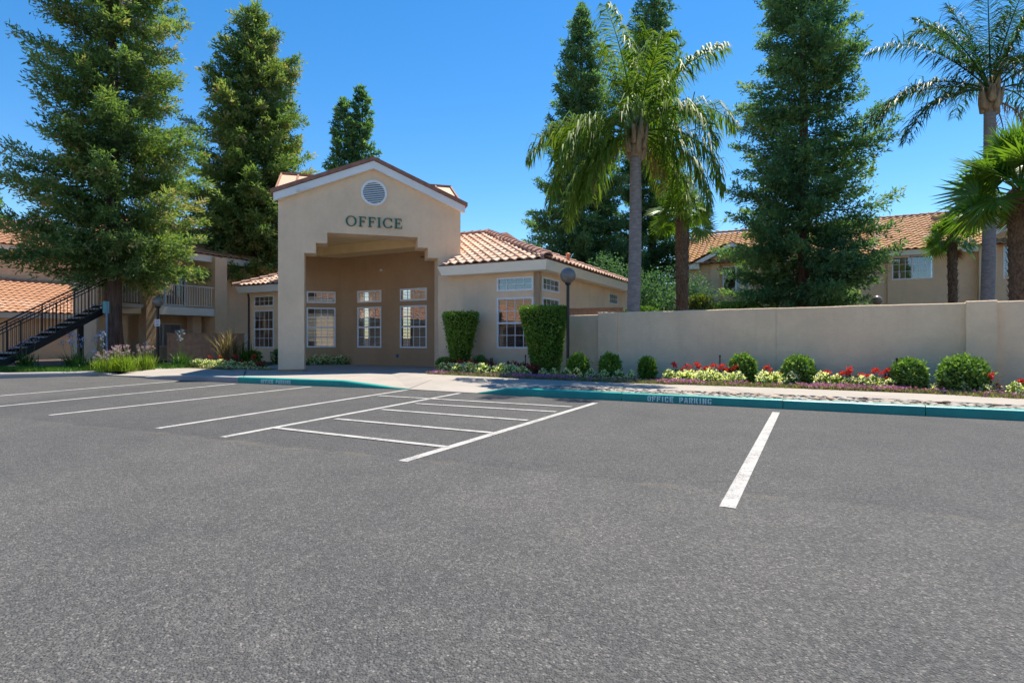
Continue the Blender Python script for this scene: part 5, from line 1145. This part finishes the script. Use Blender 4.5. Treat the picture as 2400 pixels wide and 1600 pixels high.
# ------------------------------------------------------------------ hedges and shrubs
def leafy_solid(name, label, cat, c, shape, n, L, mat, seed, group=None, core=0.86, up=0.4, jit=0.05, ragged=0.0, stems=True):
    """shape(theta, v) -> (r, z): closed outline of revolution (with per-side radius) packed with leaves around a solid core coloured dark as inner shade"""
    rs = np.random.RandomState(seed); t = empty(name, c); tag(t, label, cat, group)
    th = rs.uniform(0, 2*np.pi, n); v = rs.uniform(0, 1, n); P_ = []; Nn = []
    for a, q in zip(th, v):
        r, z, nr, nz = shape(a, q); P_.append((c[0]+r*math.cos(a), c[1]+r*math.sin(a), c[2]+z)); Nn.append((nr*math.cos(a), nr*math.sin(a), nz))
    P_ = np.array(P_); Nn = unit(np.array(Nn)); dep = np.abs(rs.normal(0, 1, n))*jit-ragged*(rs.rand(n) < 0.06)*rs.uniform(0.5, 1.5, n)
    P_ = P_-Nn*dep[:, None]
    Dv = unit(Nn*0.7+rs.normal(0, 0.6, (n, 3))+np.array([0, 0, up])); Nv = unit(Nn+rs.normal(0, 0.6, (n, 3)))
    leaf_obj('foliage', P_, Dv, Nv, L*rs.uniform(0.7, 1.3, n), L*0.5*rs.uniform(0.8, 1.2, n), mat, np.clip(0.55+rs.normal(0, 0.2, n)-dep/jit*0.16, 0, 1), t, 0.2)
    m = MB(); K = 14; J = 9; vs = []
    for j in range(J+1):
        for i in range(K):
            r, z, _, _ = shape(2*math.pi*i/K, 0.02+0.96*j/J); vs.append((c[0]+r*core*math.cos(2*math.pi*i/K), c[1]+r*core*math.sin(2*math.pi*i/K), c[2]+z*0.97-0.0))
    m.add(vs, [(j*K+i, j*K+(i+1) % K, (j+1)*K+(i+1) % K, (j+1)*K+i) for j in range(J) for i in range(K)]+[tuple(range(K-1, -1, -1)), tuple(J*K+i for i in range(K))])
    m.build('shade_core', M['core'], t, True)
    return t
M['core'] = plain('inner_shade', (0.018, 0.035, 0.008), 0.9, var=0.4, vs=20)  # near-black green of the solid core stands in for shade between the leaves
def cone_shape(rt, rb, h, skew=(0, 0), wob=0.05, seed=0):
    def f(a, v):
        lump = 1+wob*math.sin(3*a+seed)+wob*0.6*math.sin(7*a+5*v+seed)+wob*0.7*math.sin(11*v+2*a)
        if v > 0.86:        # clipped flat top
            k = (1-v)/0.14; rr = rt*math.sqrt(k)*(1+0.02*math.sin(5*a)); return rr, h+0.02*math.sin(9*a+rr*20), 0.1, 1
        q = v/0.86; ease = q**0.75; sx = skew[0]*(1-q)
        r = rb+(rt-rb)*ease; r *= lump; rr = r+sx*math.cos(a); return max(0.05, rr), 0.02+q*h, 1, -0.35
    return f
def ball_shape(r, h, seed=0, flat=0.75, wob=0.07):
    def f(a, v):
        ph = -1.15+v*(1.15+1.5707); lump = 1+wob*math.sin(3*a+seed)+wob*math.sin(5*a+4*v+seed*2)+wob*0.6*math.sin(9*a-7*v)
        rr = r*max(0.02, math.cos(ph))**flat*lump; return rr, h*0.5+h*0.5*math.sin(ph)*(1 if ph > 0 else 1.0)/(1 if ph > 0 else 0.92), math.cos(ph), math.sin(ph)
    return f
leafy_solid('clipped_hedge', 'smaller vase shaped clipped hedge beside the porch corner', 'hedge', (-1.56, 17.05, 0.30), cone_shape(0.52, 0.17, 1.58, (-0.03, 0), 0.05, 1), 9000, 0.075, M['hedge'], 41, 'vase shaped clipped hedges', ragged=0.06)
leafy_solid('clipped_hedge', 'large vase shaped clipped hedge beside the black lamp post', 'hedge', (0.86, 15.30, 0.16), cone_shape(0.64, 0.28, 1.80, (0.10, 0), 0.035, 4), 14000, 0.07, M['hedge'], 42, 'vase shaped clipped hedges', ragged=0.03)
for i, (x, y, r, h, lab, mt) in enumerate([(1.68, 14.35, 0.25, 0.56, 'round shrub beside the black lamp post', 'hedge'), (2.42, 13.95, 0.24, 0.58, 'domed dark shrub in front of the first wall pilaster', 'hedge'), (3.35, 13.95, 0.19, 0.50, 'smallest upright shrub left of the wall border flowers', 'hedge'),
        (5.18, 12.62, 0.25, 0.62, 'pale upright shrub between two white flower drifts', 'shrub'), (6.13, 12.05, 0.29, 0.60, 'round bright shrub at the middle of the wall', 'shrub'), (7.72, 10.95, 0.27, 0.58, 'round bright shrub with a sprinkler riser behind it', 'shrub'), (8.33, 10.42, 0.36, 0.64, 'largest round shrub in front of the right wall pilaster', 'shrub')]):
    leafy_solid('ball_shrub', lab, 'shrub', (x, y, 0.13), ball_shape(r, h, i*1.7), 3600, 0.075, M[mt], 60+i, 'clipped ball shrubs', jit=0.04, ragged=0.05)
leafy_solid('low_shrub', 'low dark shrub at the foot of the smaller vase hedge', 'shrub', (-2.0, 17.0, 0.12), ball_shape(0.28, 0.42, 3), 1800, 0.07, M['hedge'], 71)
leafy_solid('low_shrub', 'small loose shrub under the wing window', 'shrub', (-0.95, 16.8, 0.12), ball_shape(0.22, 0.48, 5, wob=0.2), 900, 0.08, M['shrub'], 72, core=0.6)
leafy_solid('low_shrub', 'small green shrub below the left wing window edge', 'shrub', (-9.95, 21.6, 0.12), ball_shape(0.28, 0.5, 2, wob=0.2), 1400, 0.08, M['hedge'], 73, core=0.6)
leafy_solid('low_shrub', 'sparse seedling shrub by the portal pillar', 'shrub', (-9.15, 21.9, 0.12), ball_shape(0.22, 0.55, 6, wob=0.3), 500, 0.08, M['shrub'], 74, core=0.3)
leafy_solid('hedge_row', 'bright green hedge behind the wall below the middle apartment window', 'hedge', (9.0, 22.6, 0.1), ball_shape(1.3, 2.45, 2, 0.5), 9000, 0.10, M['hedge'], 75)
leafy_solid('hedge_row', 'small green hedge top at right behind the wall pilaster', 'hedge', (17.4, 20.9, 0.1), ball_shape(0.75, 2.35, 3, 0.5), 5000, 0.10, M['shrub'], 76)
leafy_solid('hedge_row', 'yellow green bush beside the shaggy fan palm trunk', 'hedge', (6.35, 19.0, 0.1), ball_shape(0.45, 2.45, 4, 0.5, 0.2), 3500, 0.10, M['broad'], 77)
leafy_solid('hedge_row', 'dark bush behind the queen palm foot', 'hedge', (4.55, 19.6, 0.1), ball_shape(0.7, 2.1, 5, 0.5, 0.2), 5000, 0.10, M['hedge'], 78)

# ------------------------------------------------------------------ flower borders
BP = [(-2.40, 15.87), (0.13, 14.18), (2.01, 13.02), (2.68, 12.62), (5.59, 11.36), (7.59, 10.29), (8.01, 9.77), (8.51, 9.36), (12.5, 7.2)]
def bp(s, o):
    acc = 0
    for i in range(len(BP)-1):
        dx, dy = BP[i+1][0]-BP[i][0], BP[i+1][1]-BP[i][1]; L = math.hypot(dx, dy)
        if s <= acc+L or i == len(BP)-2:
            t = (s-acc)/L; return BP[i][0]+dx*t-dy/L*o, BP[i][1]+dy*t+dx/L*o
        acc += L
def spike_field(name, pts, h, mat, mats2, frac, rs, lw=0.02, nper=10, spread=0.05):
    """short upright leaf tufts with petals on top; stuff"""
    N = len(pts)*nper; P_ = np.repeat(np.array(pts), nper, 0)+np.concatenate([rs.normal(0, spread, (N, 2)), np.zeros((N, 1))], 1)
    hh = h*rs.uniform(0.5, 1.15, N); D_ = unit(np.concatenate([rs.normal(0, 0.45, (N, 2)), np.ones((N, 1))], 1)); Nv = unit(rs.normal(0, 1, (N, 3)))
    V, Fq = leaf_quads(P_, D_, Nv, hh, lw); tint = rs.uniform(0, 1, N); mi = np.zeros(N, int)
    k = rs.rand(N) < frac; Q = (P_+D_*(hh*0.9)[:, None])[k]; n2 = len(Q); reps = 3; Q = np.repeat(Q, reps, 0)+rs.normal(0, 0.012, (n2*reps, 3))
    V2, F2 = leaf_quads(Q, unit(rs.normal(0, 1, Q.shape)+np.array([0, 0, 0.6])), unit(rs.normal(0, 1, Q.shape)), 0.034, 0.026)
    me = np_mesh(name, np.concatenate([V, V2]), np.concatenate([Fq, F2+len(V)]), [mat, mats2], np.concatenate([tint, rs.uniform(0, 1, len(Q))]), mi=np.concatenate([mi, np.ones(len(Q), int)]))
    return link(name, me)
rs = np.random.RandomState(77)
pts = []
for i in range(2300):
    s = rs.uniform(0, 14.5); x, y = bp(s, rs.uniform(0.02, 0.40)); pts.append((x, y, 0.12))
pts = np.array(pts); dens = 0.5+0.5*np.sin(pts[:, 0]*2.1)+0.4*np.sin(pts[:, 0]*5.3+1)
lo = pts[dens < 0.55]; hi = pts[dens >= 0.55]
tag(spike_field('edging_groundcover', lo, 0.11, M['edging'], M['purple'], 0.03, rs, 0.016, 12), 'low dry edging plants with few purple flowers along the sidewalk', 'ground cover', kind='stuff')
tag(spike_field('edging_groundcover', hi, 0.12, M['edging'], M['purple'], 0.16, rs, 0.016, 12), 'purple flowering edging plants in drifts along the sidewalk', 'ground cover', kind='stuff')
pts = [(*lerp((-10.6, 18.85), (-8.0, 17.75), rs.rand()), 0.12) for _ in range(260)]; pts = [(x+0.45*rs.rand(), y+0.9*rs.rand()*0.5, z) for x, y, z in pts]
tag(spike_field('edging_groundcover', np.array(pts), 0.10, M['edging'], M['whitefl'], 0.06, rs, 0.016, 10), 'grey green edging plants at the left wing bed front', 'ground cover', kind='stuff')
def clump_mesh(name, r, h, nl, nf, leafm, petm, seed, pL=0.036, cluster=False, lL=0.06):
    rs = np.random.RandomState(seed); d = unit(rs.normal(0, 1, (nl, 3))); d[:, 2] = np.abs(d[:, 2]); P_ = d*np.array([r, r, h])[None]*rs.uniform(0.35, 1, (nl, 1))**0.6
    V, Fq = leaf_quads(P_, unit(d+rs.normal(0, 0.5, (nl, 3))), unit(d+rs.normal(0, 0.6, (nl, 3))+np.array([0, 0, 0.6])), lL*rs.uniform(0.7, 1.3, nl), lL*0.7)
    if cluster:            # a few tight heads on stalks
        hd = []; 
        for k in range(cluster): 
            a = rs.uniform(0, 6.28); q = rs.uniform(0, r*0.7); c = np.array([q*math.cos(a), q*math.sin(a), h*rs.uniform(1.05, 1.55)]); hd.append(c[None]+unit(rs.normal(0, 1, (nf//cluster, 3)))*np.array([0.034, 0.034, 0.022])[None])
        Q = np.concatenate(hd)
    else:
        e = unit(rs.normal(0, 1, (nf, 3))); e[:, 2] = np.abs(e[:, 2])*0.9+0.1; Q = unit(e)*np.array([r, r, h*1.08])[None]
        Q = np.repeat(Q, 3, 0)+rs.normal(0, 0.010, (nf*3, 3))
    n2 = len(Q); V2, F2 = leaf_quads(Q, unit(rs.normal(0, 1, (n2, 3))+np.array([0, 0, 0.3])), unit(rs.normal(0, 1, (n2, 3))+np.array([0, -0.6, 0.6])), pL*rs.uniform(0.8, 1.2, n2), pL*0.85)
    return np_mesh(name, np.concatenate([V, V2]), np.concatenate([Fq, F2+len(V)]), [leafm, petm], np.concatenate([rs.uniform(0, 1, nl), rs.uniform(0, 1, n2)]), mi=np.concatenate([np.zeros(nl, int), np.ones(n2, int)]))
white_me = [clump_mesh('white_begonia', 0.14, 0.25, 100, 52, M['flleaf'], M['whitefl'], 200+i) for i in range(5)]
red_me = [clump_mesh('red_geranium', 0.11, 0.22, 70, 84, M['bronze'] if i % 2 else M['flleaf'], M['redfl'], 300+i, 0.034, 1+i % 3) for i in range(5)]
redb_me = [clump_mesh('red_begonia', 0.13, 0.20, 90, 22, M['bronze'], M['redfl'], 400+i) for i in range(4)]
def put(name, mes, x, y, label, cat, group, sc=1.0, z=0.12):
    o = link(name, mes[R.randrange(len(mes))]); o.location = (x, y, z); o.rotation_euler = (0, 0, R.uniform(0, 6.28)); k = sc*R.uniform(0.85, 1.2); o.scale = (k, k, k*R.uniform(0.9, 1.15)); return tag(o, label, cat, group)
def row(name, mes, s0, s1, step, o0, o1, label, group, sc=1.0):
    s = s0
    while s < s1:
        x, y = bp(s+R.uniform(-0.04, 0.04), R.uniform(o0, o1)); put(name, mes, x, y, label, 'flower', group, sc); s += step
LW_ = 'white flowering begonia in the border below the office wing'; LR_ = 'dark red begonia behind the white ones below the office wing'
row('white_begonia', white_me, 0.25, 3.2, 0.135, 0.36, 0.50, LW_, 'white begonias below the wing'); row('white_begonia', white_me, 0.2, 2.9, 0.16, 0.52, 0.68, LW_, 'white begonias below the wing')
row('red_begonia', redb_me, 0.1, 3.1, 0.15, 0.80, 1.05, LR_, 'red begonias below the wing', 1.45)
row('white_begonia', white_me, 3.5, 6.0, 0.33, 0.45, 0.70, 'sparse white begonia between the hedge and the first wall shrubs', 'sparse white begonias by the lamp post', 0.9)
LB_ = 'white flowering begonia in the long drift left of the pale upright shrub'
row('white_begonia', white_me, 6.75, 8.25, 0.115, 0.45, 0.62, LB_, 'white begonias along the wall'); row('white_begonia', white_me, 6.7, 8.3, 0.14, 0.62, 0.82, LB_, 'white begonias along the wall')
row('red_geranium', red_me, 6.9, 8.3, 0.13, 0.80, 0.95, 'red geranium behind the long white drift along the wall', 'red geraniums along the wall', 1.15)
LB2 = 'white flowering begonia in the short drift between the two bright shrubs'
row('white_begonia', white_me, 8.72, 9.25, 0.105, 0.45, 0.75, LB2, 'white begonias between the shrubs'); row('red_geranium', red_me, 8.75, 9.2, 0.16, 0.75, 0.85, 'red geranium in the short drift between the two bright shrubs', 'red geraniums between the shrubs', 1.1)
row('white_begonia', white_me, 9.75, 11.0, 0.15, 0.42, 0.60, 'white begonia mixed with red geraniums right of the middle shrub', 'white begonias right of the middle shrub', 0.95)
row('red_geranium', red_me, 9.8, 11.1, 0.115, 0.55, 0.72, 'red geranium in the mixed drift right of the middle shrub', 'red geraniums right of the middle shrub', 1.15)
row('red_geranium', red_me, 11.45, 11.75, 0.2, 0.45, 0.60, 'lone red geranium between the two right shrubs', 'red geraniums between the right shrubs', 1.0)
row('white_begonia', white_me, 11.5, 14.0, 0.42, 0.42, 0.55, 'scattered pale begonia at the right end of the border', 'pale begonias at the right end', 0.8); row('red_geranium', red_me, 12.4, 14.0, 0.40, 0.42, 0.60, 'scattered orange red geranium at the right end of the border', 'geraniums at the right end', 1.0)
for i in range(20):
    t = i/20; x, y = lerp((-11.2, 19.9), (-8.7, 18.6), t); put('white_begonia', white_me, x+R.uniform(-.1, .1), y+R.uniform(-.1, .25), 'white begonia in the front row of the left wing bed', 'flower', 'white begonias in the left wing bed', 0.9)
    put('red_begonia', redb_me if i % 3 else red_me, x+0.3+R.uniform(-.1, .1), y+0.65+R.uniform(-.1, .1), 'red begonia in the back row of the left wing bed', 'flower', 'red begonias in the left wing bed', 1.05)
for i in range(16): put('white_begonia', white_me, *[LK.p(0.75+i*0.115, -0.25+R.uniform(-.08, .08), 0)[k] for k in (0, 1)], 'shaded white begonia under the left porch window', 'flower', 'white begonias in the porch', 1.15)
slabp = MB(); slabp.fbox(LK, 0.6, 2.35, -0.50, -0.01, 0.125, 0.147); tag(slabp.build('porch_bed', M['soil']), kind='structure')

# ------------------------------------------------------------------ strap leaved plants on the left
def strap_clump(name, label, cat, x, y, r, h, n, mat, seed, w=0.018, arch=0.9, flowers=None, nfl=0, fh=1.2, group=None, z=0.12, umbel=0.05):
    rs = np.random.RandomState(seed); t = empty(name, (x, y, z)); tag(t, label, cat, group)
    az = rs.uniform(0, 6.28, n); L = h*rs.uniform(0.7, 1.2, n); lean = np.abs(rs.normal(0.35, 0.25, n))*arch; K = 4; V = []; 
    b = np.stack([rs.normal(0, r*0.4, n), rs.normal(0, r*0.4, n), np.zeros(n)], 1); d = np.stack([np.cos(az), np.sin(az), np.zeros(n)], 1); sd = np.stack([-np.sin(az), np.cos(az), np.zeros(n)], 1)
    ring = []
    for k in range(K+1):
        u = k/K; c = b+d*(L*lean*(u**1.6)*1.1)[:, None]+np.array([0, 0, 1.0])[None]*(L*(u-0.42*lean*u*u))[:, None]; ww = w*(1-u)**0.5+0.001; ring += [c-sd*ww/2, c+sd*ww/2]
    V = np.stack(ring, 1).reshape(-1, 3); k0 = np.arange(n)*(2*(K+1)); Fs = [np.stack([k0+2*k, k0+2*k+1, k0+2*k+3, k0+2*k+2], 1) for k in range(K)]; tn = rs.uniform(0, 1, n)
    link('leaves', np_mesh('leaves', V, np.concatenate(Fs), mat, np.tile(tn, K)), t)
    if flowers:
        st_ = MB(); Q = []
        for i in range(nfl):
            a = rs.uniform(0, 6.28); rr = rs.uniform(0, r); tx, ty, tz = rr*math.cos(a)*1.2, rr*math.sin(a)*1.2, h*fh*rs.uniform(0.78, 1.25); st_.tube([(rr*0.4*math.cos(a), rr*0.4*math.sin(a), 0), (tx, ty, tz)], 0.005, 4, cap=False)
            Q.append(np.array([tx, ty, tz])[None]+unit(rs.normal(0, 1, (16, 3)))*umbel)
        tag(link('stalks', st_.mesh('stalks', M['petiole']), t), kind='stuff'); Q = np.concatenate(Q); N = len(Q)
        V2, F2 = leaf_quads(Q, unit(rs.normal(0, 1, (N, 3))), unit(rs.normal(0, 1, (N, 3))), umbel*0.75, umbel*0.5); tag(link('flower_heads', np_mesh('flower_heads', V2, F2, flowers, rs.uniform(0, 1, N)), t), kind='stuff')
    return t
GLp = 'lime strap leaved clumps with lilac flowers'
for i, (x, y, sc, lab) in enumerate([(-12.45, 17.7, 1.0, 'lime strap leaved clump with lilac flowers nearest the teal sign'), (-12.0, 17.55, 1.05, 'tall lime clump with lilac flowers in front of the redwood trunk'), (-11.9, 18.3, 1.05, 'lime clump with lilac flowers at the back of the group'), (-12.75, 18.3, 1.0, 'lime clump with lilac flowers left of the group behind'), (-12.5, 17.25, 0.8, 'low lime clump at the front corner of the driveway edge')]):
    strap_clump('society_garlic', lab, 'plant', x, y, 0.26, 0.50*sc, 260, M['grass'], 500+i, 0.016, 1.0, M['lilac'], 24, 1.25, GLp, umbel=0.03)
for i, (x, y, h, nf, lab) in enumerate([(-13.5, 18.6, 0.55, 6, 'blue agapanthus left of the lime clumps'), (-13.9, 18.2, 0.45, 4, 'low blue agapanthus near the bare kerb corner'), (-14.9, 19.2, 0.6, 5, 'blue agapanthus below the middle of the staircase'), (-16.4, 19.0, 0.55, 4, 'pale agapanthus below the lower staircase'), (-11.75, 20.0, 0.62, 3, 'dark agapanthus right of the left lamp post'), (-12.9, 20.0, 0.45, 2, 'small agapanthus left of the left lamp post')]):
    strap_clump('agapanthus', lab, 'plant', x, y, 0.30, h, 90, M['agap'], 520+i, 0.035, 1.2, M['bluefl'] if i != 3 else M['lilac'], nf, 1.7, 'agapanthus clumps', umbel=0.08)
strap_clump('flax_plant', 'bronze flax with long stiff blades beside the patio fence', 'plant', -10.55, 20.9, 0.35, 1.35, 110, M['flax'], 540, 0.05, 0.85)
strap_clump('flax_plant', 'dark flax tuft right of the bronze flax', 'plant', -10.05, 21.2, 0.3, 0.8, 70, M['agap'], 541, 0.05, 1.0)
strap_clump('fern_clump', 'low green fern clump in front of the flax', 'plant', -11.2, 20.2, 0.4, 0.35, 120, M['agap'], 542, 0.03, 1.6)
pts = np.stack([rs.uniform(-19.5, -13.2, 1500), rs.uniform(16.9, 18.6, 1500), np.full(1500, 0.12)], 1)
tag(spike_field('grass_strip', pts, 0.17, M['lawn'], M['lawn'], 0.0, rs, 0.014, 9, 0.06), 'green grass strip behind the bare kerb below the staircase', 'grass', kind='stuff')
pts = np.stack([rs.uniform(-13.4, -11.2, 420), rs.uniform(18.6, 20.6, 420), np.full(420, 0.12)], 1)
tag(spike_field('ground_ivy', pts, 0.16, M['agap'], M['agap'], 0.0, rs, 0.03, 8, 0.08), 'dark low ground cover around the left lamp post', 'ground cover', kind='stuff')
